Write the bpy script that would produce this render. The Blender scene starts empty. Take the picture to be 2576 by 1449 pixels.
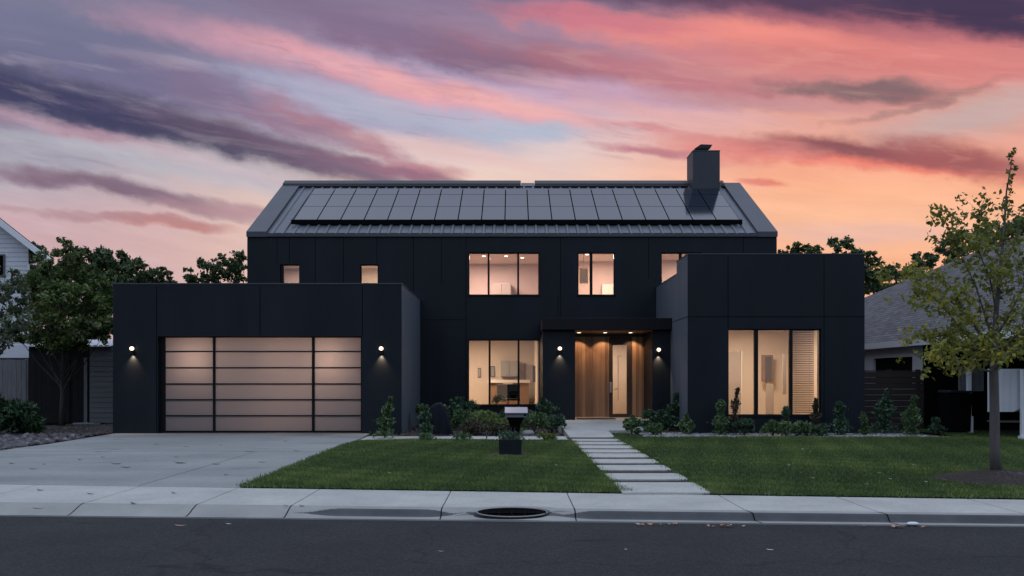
import bpy, bmesh, math, random
import numpy as np
from mathutils import Vector, Matrix
R = math.radians
random.seed(7)
rng = np.random.default_rng(11)
scene = bpy.context.scene
col = scene.collection

# ------------------------------------------------------------------ camera
CAMZ = 1.45
cam = bpy.data.cameras.new('camera')
cam.sensor_width = 36.0
cam.lens = 36.0 * 2207.0 / 2576.0
cam.shift_y = (950 - 724.5) / 2576.0
cam.clip_end = 3000
co = bpy.data.objects.new('camera', cam)
co.location = (0, 0, CAMZ)
co.rotation_euler = (R(90), 0, 0)
col.objects.link(co)
scene.camera = co

# ------------------------------------------------------------------ render / exposure
scene.view_settings.view_transform = 'Standard'
scene.view_settings.look = 'None'
scene.view_settings.exposure = 0.0
scene.view_settings.gamma = 1.0
scene.cycles.max_bounces = 8
scene.cycles.diffuse_bounces = 3
scene.cycles.glossy_bounces = 3
scene.cycles.transparent_max_bounces = 10
scene.cycles.sample_clamp_indirect = 3.0
scene.cycles.use_denoising = True

def lin(c, a=1.0):
    out = []
    for v in c:
        v = v / 255.0
        out.append(v / 12.92 if v <= 0.04045 else ((v + 0.055) / 1.055) ** 2.4)
    return (out[0], out[1], out[2], a)

# ------------------------------------------------------------------ world (dusk sky with clouds)
world = bpy.data.worlds.new('World')
scene.world = world
world.use_nodes = True
nt = world.node_tree
N, L = nt.nodes, nt.links
N.clear()
def node(t, **kw):
    n = N.new(t)
    for k, v in kw.items():
        setattr(n, k, v)
    return n
def math_(op, a, b=None, c=None, clamp=False):
    n = node('ShaderNodeMath', operation=op)
    n.use_clamp = clamp
    for i, v in enumerate((a, b, c)):
        if v is None: continue
        if isinstance(v, (int, float)): n.inputs[i].default_value = v
        else: L.new(v, n.inputs[i])
    return n.outputs[0]
def mixc(fac, a, b, blend='MIX'):
    n = node('ShaderNodeMix', data_type='RGBA', blend_type=blend)
    for sock, v in ((n.inputs[0], fac), (n.inputs[6], a), (n.inputs[7], b)):
        if isinstance(v, (int, float)): sock.default_value = v
        elif isinstance(v, tuple): sock.default_value = v
        else: L.new(v, sock)
    return n.outputs[2]
def ramp(fac, stops, interp='B_SPLINE'):
    n = node('ShaderNodeValToRGB')
    n.color_ramp.interpolation = interp
    e = n.color_ramp.elements
    while len(e) > 1: e.remove(e[0])
    e[0].position = stops[0][0]; e[0].color = stops[0][1]
    for p, c in stops[1:]:
        q = e.new(p); q.color = c
    L.new(fac, n.inputs[0])
    return n.outputs[0]
def smooth(v, lo, hi):
    n = node('ShaderNodeMapRange', interpolation_type='SMOOTHSTEP')
    L.new(v, n.inputs[0])
    n.inputs[1].default_value = lo; n.inputs[2].default_value = hi
    n.inputs[3].default_value = 0; n.inputs[4].default_value = 1
    return n.outputs[0]
tc = node('ShaderNodeTexCoord')
sep = node('ShaderNodeSeparateXYZ')
L.new(tc.outputs['Generated'], sep.inputs[0])
dx, dy, dz = sep.outputs
yy = math_('MAXIMUM', dy, 0.08)
s0 = math_('MULTIPLY_ADD', math_('DIVIDE', dx, yy), 22.07, 12.88)
t0 = math_('MULTIPLY_ADD', math_('DIVIDE', dz, yy), -22.07, 9.50)
# streak direction curves: steeper on the left, flatter on the right
g = math_('ADD', math_('MULTIPLY', s0, 0.24), math_('MULTIPLY', math_('MULTIPLY', s0, s0), -0.0036))
w0 = math_('SUBTRACT', t0, g)
def comb(a, b, c=0.0):
    n = node('ShaderNodeCombineXYZ')
    for i, v in enumerate((a, b, c)):
        if isinstance(v, (int, float)): n.inputs[i].default_value = v
        else: L.new(v, n.inputs[i])
    return n.outputs[0]
def noise(vec, scale, detail=3, rough=0.55, dist=0.0):
    n = node('ShaderNodeTexNoise')
    L.new(vec, n.inputs['Vector'])
    n.inputs['Scale'].default_value = scale
    n.inputs['Detail'].default_value = detail
    n.inputs['Roughness'].default_value = rough
    n.inputs['Distortion'].default_value = dist
    return n
vst = comb(math_('MULTIPLY', s0, 0.30), w0)       # stretched along the streaks
n1 = noise(vst, 0.55, 4, 0.55)
n2 = noise(comb(math_('MULTIPLY', s0, 0.6), w0, 5.0), 1.7, 5, 0.62)
sp1 = node('ShaderNodeSeparateColor'); L.new(n1.outputs['Color'], sp1.inputs[0])
sp2 = node('ShaderNodeSeparateColor'); L.new(n2.outputs['Color'], sp2.inputs[0])
def cen(v, k): return math_('MULTIPLY', math_('SUBTRACT', v, 0.5), k)
sW = math_('ADD', math_('ADD', s0, cen(sp1.outputs[0], 3.0)), cen(sp2.outputs[0], 1.0))
tW = math_('ADD', math_('ADD', t0, cen(sp1.outputs[1], 1.1)), cen(sp2.outputs[1], 0.38))
tn = math_('MULTIPLY', tW, 0.1)
def col_ramp(stops): return ramp(tn, [(p / 1000.0, lin(c)) for p, c in stops])
left = col_ramp([(0, (128,126,152)), (150, (104,108,138)), (300, (158,142,166)), (400, (165,168,180)), (480, (190,172,180)), (560, (200,168,174)), (680, (206,168,170))])
cent = col_ramp([(0, (132,118,145)), (100, (168,138,162)), (200, (168,164,194)), (300, (200,180,198)), (350, (205,195,205)), (420, (232,204,196)), (520, (244,208,184))])
rght = col_ramp([(0, (84,66,92)), (70, (170,104,118)), (140, (228,136,130)), (250, (206,150,146)), (330, (230,168,152)), (420, (246,168,140)), (480, (254,186,146)), (570, (246,190,158)), (650, (250,180,140))])
sky = mixc(smooth(sW, 1.0, 11.5), left, cent)
sky = mixc(smooth(sW, 13.0, 20.0), sky, rght)
vW = comb(sW, tW)
brk = n2.outputs['Fac']
def blob(sky, s, t, ang, hl, hw, c, a, soft=0.80):
    m = node('ShaderNodeMapping', vector_type='TEXTURE')
    m.inputs['Location'].default_value = (s / 100, t / 100, 0)
    m.inputs['Rotation'].default_value = (0, 0, R(ang))
    m.inputs['Scale'].default_value = (hl * 1.5 / 100, hw * 1.5 / 100, 1)
    L.new(vW, m.inputs['Vector'])
    gr = node('ShaderNodeTexGradient', gradient_type='SPHERICAL')
    L.new(m.outputs[0], gr.inputs[0])
    v = math_('ADD', gr.outputs['Fac'], cen(brk, 0.42))
    v = math_('MULTIPLY', smooth(v, 0.0, soft), math_('MULTIPLY', smooth(gr.outputs['Fac'], 0.0, 0.15), a))
    return mixc(v, sky, lin(c))
BL = [
 (350, 190, 15, 420, 70, (108,106,138), .7),
 (100, 90, 12, 300, 60, (118,120,148), .6),
 (850, 270, 14, 380, 36, (164,166,192), .8),
 (1380, 205, 12, 250, 30, (166,166,202), .7),
 (760, 140, 13, 480, 50, (196,150,168), .75),
 (1080, 215, 15.5, 440, 40, (232,166,172), .85),
 (1230, 250, 16, 260, 22, (242,180,176), .7),
 (1130, 118, 15, 620, 46, (128,110,140), .85),
 (1250, 180, 16, 350, 26, (134,106,132), .8),
 (1480, 165, 11, 380, 62, (144,104,124), .9),
 (560, 240, 20, 260, 40, (130,112,140), .7),
 (270, 282, 15, 620, 62, (66,64,92), .95),
 (40, 235, 12, 330, 70, (64,66,98), .8),
 (620, 352, 17, 260, 40, (84,74,98), .9),
 (840, 408, 17, 300, 34, (122,100,122), .9),
 (350, 378, 15, 480, 20, (196,154,168), .6),
 (450, 425, 12, 520, 26, (184,184,194), .6),
 (60, 440, 10, 220, 22, (152,128,148), .7),
 (340, 488, 11, 380, 25, (128,106,124), .95),
 (600, 540, 9, 200, 20, (190,150,156), .7),
 (420, 566, 5, 150, 14, (186,124,120), .85),
 (200, 546, 4, 260, 12, (176,138,144), .7),
 (880, 345, 27, 230, 26, (168,118,134), .85),
 (760, 320, 20, 140, 22, (150,118,140), .7),
 (1050, 432, 8, 110, 22, (184,128,140), .85),
 (1290, 338, 3, 150, 24, (172,186,206), .9),
 (1080, 300, 10, 260, 22, (172,182,204), .7),
 (1130, 385, 10, 260, 26, (230,190,186), .6),
 (1560, 250, 8, 330, 44, (208,168,190), .8),
 (1750, 305, 6, 300, 30, (232,178,172), .7),
 (980, 428, 14, 230, 15, (146,108,128), .85),
 (930, 250, 12, 330, 30, (178,176,198), .6),
 (560, 415, 10, 240, 26, (204,192,198), .6),
 (1950, 0, 3, 720, 38, (86,66,90), 1.0),
 (2500, 35, 10, 330, 62, (70,58,84), 1.0),
 (1850, 98, 6, 450, 34, (242,146,134), .9),
 (1500, 48, 8, 260, 26, (204,122,138), .85),
 (1760, 195, 9, 440, 52, (198,126,134), .7),
 (2250, 165, 4, 400, 50, (214,128,126), .75),
 (2160, 232, 2, 230, 22, (128,104,108), .95),
 (1900, 262, 4, 260, 20, (196,150,156), .6),
 (2470, 290, -14, 300, 46, (202,172,168), .95),
 (2330, 262, -16, 200, 12, (150,120,120), .6),
 (2180, 414, 4, 380, 20, (238,118,104), .75),
 (2130, 384, 4, 330, 24, (138,84,92), .95),
 (2420, 398, 7, 220, 46, (162,94,96), .95),
 (1640, 396, 6, 150, 14, (190,124,136), .9),
 (1850, 382, 5, 220, 30, (216,128,126), .7),
 (1940, 456, 3, 60, 9, (222,118,108), .85),
 (2150, 578, 0, 300, 24, (232,184,170), .7),
 (1620, 332, 8, 130, 10, (224,150,152), .7),
]
for b in BL: sky = blob(sky, *b)
# fine wisps
wis = noise(comb(math_('MULTIPLY', s0, 0.16), w0, 9.0), 2.6, 6, 0.6, 0.3).outputs['Fac']
wa = noise(comb(math_('MULTIPLY', sW, 0.16), math_('MULTIPLY', w0, 1.0), 3.0), 2.4, 6, 0.56, 0.4).outputs['Fac']
wb = noise(comb(math_('MULTIPLY', sW, 0.14), math_('MULTIPLY', w0, 1.0), 13.0), 2.2, 7, 0.62, 0.6).outputs['Fac']
pale = mixc(smooth(sW, 8.0, 20.0), lin((214,196,206)), lin((250,190,168)))
sky = mixc(math_('MULTIPLY', math_('MULTIPLY', smooth(wa, 0.48, 0.74), smooth(tW, 0.5, 1.6)), 0.22), sky, pale)
duskc = mixc(smooth(sW, 8.0, 20.0), lin((120,104,134)), lin((176,104,112)))
low = smooth(tW, 5.6, 3.6)
sky = mixc(math_('MULTIPLY', math_('MULTIPLY', smooth(wb, 0.54, 0.74), low), 0.32), sky, duskc)
wf = math_('MULTIPLY_ADD', wis, 0.26, 0.88)
sky = mixc(1.0, sky, comb(wf, wf, wf), 'MULTIPLY')
# the rest of the dome: cool dusk light overhead and behind
DS = 2.0
dome = ramp(math_('MULTIPLY_ADD', dz, 0.5, 0.5), [(p, tuple(v/DS for v in c)+(1,)) for p, c in [(0.0, (0.05,0.055,0.07)), (0.48, (0.10,0.11,0.15)), (0.53, (0.27,0.32,0.42)), (0.72, (0.57,0.66,0.85)), (1.0, (0.98,1.14,1.44))]])
dome = mixc(1.0, dome, (DS,DS,DS,1), 'MULTIPLY')
msk = smooth(dy, 0.62, 0.80)
full = mixc(msk, dome, sky)
bg = node('ShaderNodeBackground')
L.new(full, bg.inputs[0]); bg.inputs[1].default_value = 1.0
wo = node('ShaderNodeOutputWorld')
L.new(bg.outputs[0], wo.inputs[0])
world.cycles.sampling_method = 'MANUAL'
world.cycles.sample_map_resolution = 512

# ------------------------------------------------------------------ sun (just under way, behind the house to the right)
sd = bpy.data.lights.new('sun', 'SUN'); sd.energy = 0.25; sd.angle = R(12); sd.color = (1.0, 0.55, 0.42)
so = bpy.data.objects.new('sun', sd); col.objects.link(so)
so.rotation_euler = Vector((-0.45, -1.0, -0.07)).to_track_quat('-Z', 'Y').to_euler()

# ================================================================== helpers
def X(px, D): return (px - 1288.0) / 2207.0 * D
def Z(py, D): return CAMZ + (950.0 - py) / 2207.0 * D
def DG(py, z=0.0): return (CAMZ - z) * 2207.0 / (py - 950.0)

def tag(o, label=None, cat=None, group=None, kind=None):
    if label: o['label'] = label
    if cat: o['category'] = cat
    if group: o['group'] = group
    if kind: o['kind'] = kind
    return o

class MB:
    def __init__(self): self.v = []; self.f = []; self.m = []
    def quad(self, a, b, c, d, m=0):
        i = len(self.v); self.v += [a, b, c, d]; self.f.append((i, i+1, i+2, i+3)); self.m.append(m)
    def poly(self, pts, m=0):
        i = len(self.v); self.v += list(pts); self.f.append(tuple(range(i, i+len(pts)))); self.m.append(m)
    def box(self, x0, x1, y0, y1, z0, z1, m=0):
        i = len(self.v)
        self.v += [(x0,y0,z0),(x1,y0,z0),(x1,y1,z0),(x0,y1,z0),(x0,y0,z1),(x1,y0,z1),(x1,y1,z1),(x0,y1,z1)]
        for q in ((0,3,2,1),(4,5,6,7),(0,1,5,4),(1,2,6,5),(2,3,7,6),(3,0,4,7)):
            self.f.append(tuple(i+k for k in q)); self.m.append(m)
    def prism(self, poly, axis, a, b, m=0):
        # poly: list of 2D points; extruded along axis ('x': (y,z), 'y': (x,z), 'z': (x,y))
        def P(p, t):
            if axis == 'x': return (t, p[0], p[1])
            if axis == 'y': return (p[0], t, p[1])
            return (p[0], p[1], t)
        i = len(self.v); n = len(poly)
        self.v += [P(p, a) for p in poly] + [P(p, b) for p in poly]
        self.f.append(tuple(i+k for k in range(n))); self.m.append(m)
        self.f.append(tuple(i+n+k for k in reversed(range(n)))); self.m.append(m)
        for k in range(n):
            j = (k+1) % n
            self.f.append((i+k, i+n+k, i+n+j, i+j)); self.m.append(m)
    def tube(self, pts, rad, seg=8, m=0, cap=True):
        pts = [Vector(p) for p in pts]
        base = len(self.v); n = len(pts)
        up = Vector((0.13, 0.21, 1)).normalized()
        for k, p in enumerate(pts):
            d = (pts[min(k+1, n-1)] - pts[max(k-1, 0)])
            if d.length < 1e-9: d = Vector((0,0,1))
            d.normalize()
            a = d.cross(Vector((1,0,0)) if abs(d.x) < 0.8 else Vector((0,1,0))).normalized()
            b = d.cross(a)
            r = rad[k] if isinstance(rad, (list, tuple)) else rad
            for s in range(seg):
                t = 2*math.pi*s/seg
                q = p + a*(math.cos(t)*r) + b*(math.sin(t)*r)
                self.v.append(tuple(q))
        for k in range(n-1):
            for s in range(seg):
                s2 = (s+1) % seg
                self.f.append((base+k*seg+s, base+k*seg+s2, base+(k+1)*seg+s2, base+(k+1)*seg+s)); self.m.append(m)
        if cap:
            self.f.append(tuple(base+s for s in reversed(range(seg)))); self.m.append(m)
            self.f.append(tuple(base+(n-1)*seg+s for s in range(seg))); self.m.append(m)
    def lathe(self, prof, cx, cy, seg=20, m=0):
        # prof: list of (r, z)
        base = len(self.v)
        for r, z in prof:
            for s in range(seg):
                t = 2*math.pi*s/seg
                self.v.append((cx+r*math.cos(t), cy+r*math.sin(t), z))
        for k in range(len(prof)-1):
            for s in range(seg):
                s2 = (s+1) % seg
                self.f.append((base+k*seg+s, base+k*seg+s2, base+(k+1)*seg+s2, base+(k+1)*seg+s)); self.m.append(m)
    def build(self, name, mats, parent=None, smooth=False, bevel=0.0, recalc=True):
        me = bpy.data.meshes.new(name)
        me.from_pydata(self.v, [], self.f)
        if not isinstance(mats, (list, tuple)): mats = [mats]
        for mm in mats: me.materials.append(mm)
        if len(mats) > 1:
            me.polygons.foreach_set('material_index', self.m)
        if recalc:
            bm = bmesh.new(); bm.from_mesh(me)
            bmesh.ops.recalc_face_normals(bm, faces=bm.faces)
            bm.to_mesh(me); bm.free()
        if smooth: me.polygons.foreach_set('use_smooth', [True]*len(me.polygons))
        me.update()
        o = bpy.data.objects.new(name, me); col.objects.link(o)
        if parent is not None: o.parent = parent; o.matrix_parent_inverse = parent.matrix_world.inverted() if parent.matrix_world != Matrix.Identity(4) else Matrix.Identity(4)
        if bevel > 0:
            b = o.modifiers.new('bevel', 'BEVEL'); b.width = bevel; b.segments = 2; b.limit_method = 'ANGLE'
        return o

def local(mb, ox, oy, oz=0.0):
    mb.v = [(a-ox, b-oy, c-oz) for a, b, c in mb.v]; return mb
def empty(name, loc=(0,0,0)):
    o = bpy.data.objects.new(name, None); o.location = loc; o.empty_display_size = 0.2
    col.objects.link(o); return o
def child(o, parent):
    o.parent = parent; return o

# ------------------------------------------------------------------ materials
def mat(name, base, rough=0.7, var=None, scale=3.0, detail=6, bump=0.0, bscale=None, metal=0.0, spec=0.5, stretch=(1,1,1), coat=0.0, stops=None):
    m = bpy.data.materials.new(name); m.use_nodes = True
    t = m.node_tree; b = t.nodes['Principled BSDF']
    b.inputs['Base Color'].default_value = (*base, 1) if len(base) == 3 else base
    b.inputs['Roughness'].default_value = rough
    b.inputs['Metallic'].default_value = metal
    b.inputs['Specular IOR Level'].default_value = spec
    if coat: b.inputs['Coat Weight'].default_value = coat
    tcn = t.nodes.new('ShaderNodeTexCoord')
    mp = t.nodes.new('ShaderNodeMapping'); mp.inputs['Scale'].default_value = stretch
    t.links.new(tcn.outputs['Object'], mp.inputs[0])
    if var is not None:
        n = t.nodes.new('ShaderNodeTexNoise'); n.inputs['Scale'].default_value = scale; n.inputs['Detail'].default_value = detail; n.inputs['Roughness'].default_value = 0.6
        t.links.new(mp.outputs[0], n.inputs['Vector'])
        r = t.nodes.new('ShaderNodeValToRGB')
        r.color_ramp.elements[0].position = 0.3; r.color_ramp.elements[1].position = 0.7
        r.color_ramp.elements[0].color = (*base, 1); r.color_ramp.elements[1].color = (*var, 1)
        t.links.new(n.outputs['Fac'], r.inputs[0]); t.links.new(r.outputs[0], b.inputs['Base Color'])
    if bump:
        n2_ = t.nodes.new('ShaderNodeTexNoise'); n2_.inputs['Scale'].default_value = bscale or scale*6; n2_.inputs['Detail'].default_value = 5
        t.links.new(mp.outputs[0], n2_.inputs['Vector'])
        bp = t.nodes.new('ShaderNodeBump'); bp.inputs['Strength'].default_value = bump; bp.inputs['Distance'].default_value = 0.02
        t.links.new(n2_.outputs['Fac'], bp.inputs['Height']); t.links.new(bp.outputs[0], b.inputs['Normal'])
    return m

def leafmat(name, c1, c2, c3=None, trans=0.3):
    m = bpy.data.materials.new(name); m.use_nodes = True
    t = m.node_tree; b = t.nodes['Principled BSDF']
    a = t.nodes.new('ShaderNodeAttribute'); a.attribute_name = 'rnd'
    r = t.nodes.new('ShaderNodeValToRGB')
    e = r.color_ramp.elements
    e[0].color = (*c1, 1); e[1].color = (*c2, 1); e[0].position = 0.1; e[1].position = 0.8
    if c3: q = e.new(0.96); q.color = (*c3, 1)
    t.links.new(a.outputs['Fac'], r.inputs[0]); t.links.new(r.outputs[0], b.inputs['Base Color'])
    b.inputs['Roughness'].default_value = 0.45
    b.inputs['Specular IOR Level'].default_value = 0.4
    tr = t.nodes.new('ShaderNodeBsdfTranslucent'); t.links.new(r.outputs[0], tr.inputs[0])
    mx = t.nodes.new('ShaderNodeMixShader'); mx.inputs[0].default_value = trans
    out = t.nodes['Material Output']
    t.links.new(b.outputs[0], mx.inputs[1]); t.links.new(tr.outputs[0], mx.inputs[2]); t.links.new(mx.outputs[0], out.inputs[0])
    return m

def emis(name, c, s):
    m = bpy.data.materials.new(name); m.use_nodes = True
    t = m.node_tree; b = t.nodes['Principled BSDF']
    b.inputs['Base Color'].default_value = (*c, 1)
    b.inputs['Emission Color'].default_value = (*c, 1); b.inputs['Emission Strength'].default_value = s
    return m

M = {}
# dark navy fibre-cement facade with faint cloudiness
M['facade'] = mat('navy_facade_panel', (0.0042,0.0080,0.0135), 0.5, var=(0.0082,0.0130,0.0195), scale=0.9, stretch=(1.6,1.6,0.4), bump=0.06, bscale=90, spec=0.22)
M['side'] = mat('facade_side_sheen', (0.080,0.098,0.122), 0.6, var=(0.105,0.125,0.150), scale=1.0, spec=0.25, stretch=(1,6,0.5))  # facade sides: grazing sky sheen painted in as a paler tone
M['joint'] = mat('panel_joint', (0.0025,0.003,0.004), 0.9, spec=0.05)
M['frame'] = mat('black_window_frame', (0.004,0.004,0.005), 0.5, spec=0.2)
M['canopy'] = mat('canopy_metal', (0.006,0.0055,0.009), 0.6, var=(0.008,0.007,0.011), scale=1.5, spec=0.2)
M['roof'] = mat('standing_seam_metal', (0.09,0.10,0.12), 0.45, var=(0.13,0.145,0.17), scale=1.2, metal=0.35, stretch=(3,0.4,0.4))
M['trim'] = mat('roof_edge_metal', (0.05,0.055,0.07), 0.45, var=(0.062,0.068,0.085), scale=1.5, metal=0.3)
M['ridge'] = mat('ridge_metal', (0.03,0.032,0.04), 0.5, metal=0.3)
M['chimney'] = mat('chimney_metal', (0.038,0.044,0.056), 0.5, var=(0.046,0.053,0.066), scale=2, spec=0.3)
M['soffit'] = mat('cedar_soffit', (0.30,0.15,0.08), 0.5, var=(0.2,0.09,0.045), scale=2, stretch=(0.5,8,1))
M['concrete'] = mat('pale_concrete', (0.185,0.195,0.195), 0.8, var=(0.30,0.305,0.295), scale=0.55, stretch=(0.6,1.2,1), detail=9, bump=0.15, bscale=60, spec=0.3)
M['concrete2'] = mat('path_concrete', (0.35,0.35,0.335), 0.8, var=(0.46,0.455,0.425), scale=1.3, detail=9, bump=0.15, bscale=60, spec=0.3)
M['kerbface'] = mat('shaded_kerb', (0.075,0.08,0.088), 0.85, var=(0.11,0.115,0.12), scale=2.5, detail=8, bump=0.3, bscale=50, spec=0.2)  # concrete darkened for the shade on the upright kerb face
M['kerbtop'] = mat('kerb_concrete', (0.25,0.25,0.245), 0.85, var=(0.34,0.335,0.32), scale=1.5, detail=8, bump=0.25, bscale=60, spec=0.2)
M['asphalt'] = mat('asphalt', (0.017,0.0185,0.021), 0.85, var=(0.027,0.0285,0.031), scale=0.9, detail=10, bump=0.5, bscale=120, spec=0.3)
M['soil'] = mat('dark_soil', (0.018,0.014,0.012), 0.95, var=(0.03,0.024,0.02), scale=5, bump=0.6, bscale=30)
M['turf'] = mat('turf_soil', (0.014,0.022,0.008), 0.95, var=(0.02,0.034,0.011), scale=3, bump=0.4, bscale=40)
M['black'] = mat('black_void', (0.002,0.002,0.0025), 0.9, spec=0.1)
M['planter'] = mat('charcoal_planter', (0.007,0.009,0.014), 0.6, var=(0.010,0.013,0.020), scale=5, spec=0.2)
M['bark'] = mat('grey_bark', (0.075,0.065,0.06), 0.85, var=(0.12,0.105,0.1), scale=6, stretch=(3,3,0.6), bump=0.5, bscale=40)
M['darkbark'] = mat('dark_bark', (0.03,0.026,0.022), 0.9, var=(0.05,0.042,0.036), scale=6, stretch=(3,3,0.6), bump=0.5, bscale=40)
M['white_siding'] = mat('white_siding', (0.52,0.55,0.60), 0.6, var=(0.60,0.62,0.66), scale=2)
M['white_trim'] = mat('white_trim', (0.74,0.76,0.80), 0.5)
M['grey_siding'] = mat('grey_siding', (0.09,0.095,0.105), 0.8, var=(0.13,0.135,0.145), scale=2, stretch=(0.6,1,6))
M['dark_siding'] = mat('dark_shed_siding', (0.010,0.010,0.012), 0.9, var=(0.016,0.016,0.018), scale=3, spec=0.2)
M['fence_brown'] = mat('dark_brown_fence', (0.017,0.012,0.012), 0.8, var=(0.026,0.018,0.017), scale=2, stretch=(0.5,1,6))
M['fence_pale'] = mat('weathered_fence', (0.10,0.105,0.115), 0.85, var=(0.16,0.165,0.175), scale=4, stretch=(4,4,0.5))
M['stone'] = mat('slate_boulder', (0.005,0.007,0.011), 0.8, spec=0.15, var=(0.012,0.015,0.022), scale=3, stretch=(4,4,0.8), bump=0.5, bscale=12)
M['mulch'] = mat('bark_mulch', (0.016,0.010,0.009), 0.95, var=(0.034,0.022,0.018), scale=14, bump=0.8, bscale=40)
M['silver'] = mat('brushed_silver', (0.55,0.57,0.62), 0.3, metal=0.6)
M['boxgrey'] = mat('box_blue_grey', (0.07,0.08,0.10), 0.5)
M['mat'] = mat('door_mat', (0.05,0.04,0.036), 0.95, bump=0.4, bscale=200)

def shingles():
    m = mat('grey_shingles', (0.13,0.125,0.135), 0.9, spec=0.2)
    t = m.node_tree; b = t.nodes['Principled BSDF']
    tcn = t.nodes.new('ShaderNodeTexCoord')
    mp = t.nodes.new('ShaderNodeMapping'); mp.inputs['Rotation'].default_value = (R(90), 0, R(90)); 
    br = t.nodes.new('ShaderNodeTexBrick'); br.inputs['Scale'].default_value = 1.0
    br.inputs['Brick Width'].default_value = 0.3; br.inputs['Row Height'].default_value = 0.085
    br.inputs['Mortar Size'].default_value = 0.008; br.inputs['Color1'].default_value = (0.10,0.098,0.108,1); br.inputs['Color2'].default_value = (0.17,0.165,0.175,1); br.inputs['Mortar'].default_value = (0.05,0.05,0.055,1)
    cx = t.nodes.new('ShaderNodeSeparateXYZ'); cc = t.nodes.new('ShaderNodeCombineXYZ')
    t.links.new(tcn.outputs['Object'], cx.inputs[0]); t.links.new(cx.outputs[1], cc.inputs[0]); t.links.new(cx.outputs[2], cc.inputs[1])
    t.links.new(cc.outputs[0], br.inputs['Vector']); t.links.new(br.outputs['Color'], b.inputs['Base Color'])
    return m
M['shingle'] = shingles()

def speck(m, scale, lo, hi):
    t = m.node_tree; b = t.nodes['Principled BSDF']; src = b.inputs['Base Color'].links[0].from_socket
    tcn = t.nodes.new('ShaderNodeTexCoord'); v = t.nodes.new('ShaderNodeTexVoronoi'); v.inputs['Scale'].default_value = scale
    t.links.new(tcn.outputs['Object'], v.inputs['Vector'])
    w = t.nodes.new('ShaderNodeTexWhiteNoise'); t.links.new(v.outputs['Position'], w.inputs['Vector'])
    mr = t.nodes.new('ShaderNodeMapRange'); mr.inputs[3].default_value = lo; mr.inputs[4].default_value = hi; t.links.new(w.outputs['Value'], mr.inputs[0])
    mx = t.nodes.new('ShaderNodeMix'); mx.data_type = 'RGBA'; mx.blend_type = 'MULTIPLY'; mx.inputs[0].default_value = 1
    cc = t.nodes.new('ShaderNodeCombineColor')
    for i in range(3): t.links.new(mr.outputs[0], cc.inputs[i])
    t.links.new(src, mx.inputs[6]); t.links.new(cc.outputs[0], mx.inputs[7]); t.links.new(mx.outputs[2], b.inputs['Base Color'])
speck(M['asphalt'], 55, 0.62, 1.45)
def patches(m, stretch, thr, dark):
    t = m.node_tree; b = t.nodes['Principled BSDF']; src = b.inputs['Base Color'].links[0].from_socket
    tcn = t.nodes.new('ShaderNodeTexCoord'); mp = t.nodes.new('ShaderNodeMapping'); mp.inputs['Scale'].default_value = stretch
    n = t.nodes.new('ShaderNodeTexNoise'); n.inputs['Scale'].default_value = 1.0; n.inputs['Detail'].default_value = 7; n.inputs['Roughness'].default_value = 0.6
    t.links.new(tcn.outputs['Object'], mp.inputs[0]); t.links.new(mp.outputs[0], n.inputs['Vector'])
    mr = t.nodes.new('ShaderNodeMapRange'); mr.inputs[1].default_value = thr; mr.inputs[2].default_value = thr+0.035; mr.inputs[3].default_value = 0; mr.inputs[4].default_value = 1; t.links.new(n.outputs['Fac'], mr.inputs[0])
    mx = t.nodes.new('ShaderNodeMix'); mx.data_type = 'RGBA'; t.links.new(mr.outputs[0], mx.inputs[0]); t.links.new(src, mx.inputs[6]); mx.inputs[7].default_value = dark
    t.links.new(mx.outputs[2], b.inputs['Base Color'])
patches(M['asphalt'], (0.5,2.6,1), 0.64, (0.010,0.011,0.013,1))
def cracks(m):
    t = m.node_tree; b = t.nodes['Principled BSDF']; src = b.inputs['Base Color'].links[0].from_socket
    tcn = t.nodes.new('ShaderNodeTexCoord'); n = t.nodes.new('ShaderNodeTexNoise'); n.inputs['Scale'].default_value = 2.2; n.inputs['Detail'].default_value = 6
    t.links.new(tcn.outputs['Object'], n.inputs['Vector'])
    ad = t.nodes.new('ShaderNodeVectorMath'); ad.operation = 'MULTIPLY_ADD'; ad.inputs[1].default_value = (0.9,0.9,0); t.links.new(n.outputs['Color'], ad.inputs[0]); t.links.new(tcn.outputs['Object'], ad.inputs[2])
    v = t.nodes.new('ShaderNodeTexVoronoi'); v.feature = 'DISTANCE_TO_EDGE'; v.inputs['Scale'].default_value = 0.22; t.links.new(ad.outputs[0], v.inputs['Vector'])
    mr = t.nodes.new('ShaderNodeMapRange'); mr.inputs[1].default_value = 0.0; mr.inputs[2].default_value = 0.005; mr.inputs[3].default_value = 0.75; mr.inputs[4].default_value = 0; t.links.new(v.outputs['Distance'], mr.inputs[0])
    mx = t.nodes.new('ShaderNodeMix'); mx.data_type = 'RGBA'; t.links.new(mr.outputs[0], mx.inputs[0]); t.links.new(src, mx.inputs[6]); mx.inputs[7].default_value = (0.006,0.006,0.007,1)
    t.links.new(mx.outputs[2], b.inputs['Base Color'])
cracks(M['asphalt'])
patches(M['concrete'], (0.45,1.1,1), 0.62, (0.16,0.168,0.18,1))
speck(M['concrete'], 26, 0.93, 1.06); speck(M['concrete2'], 30, 0.93, 1.06)
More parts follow.
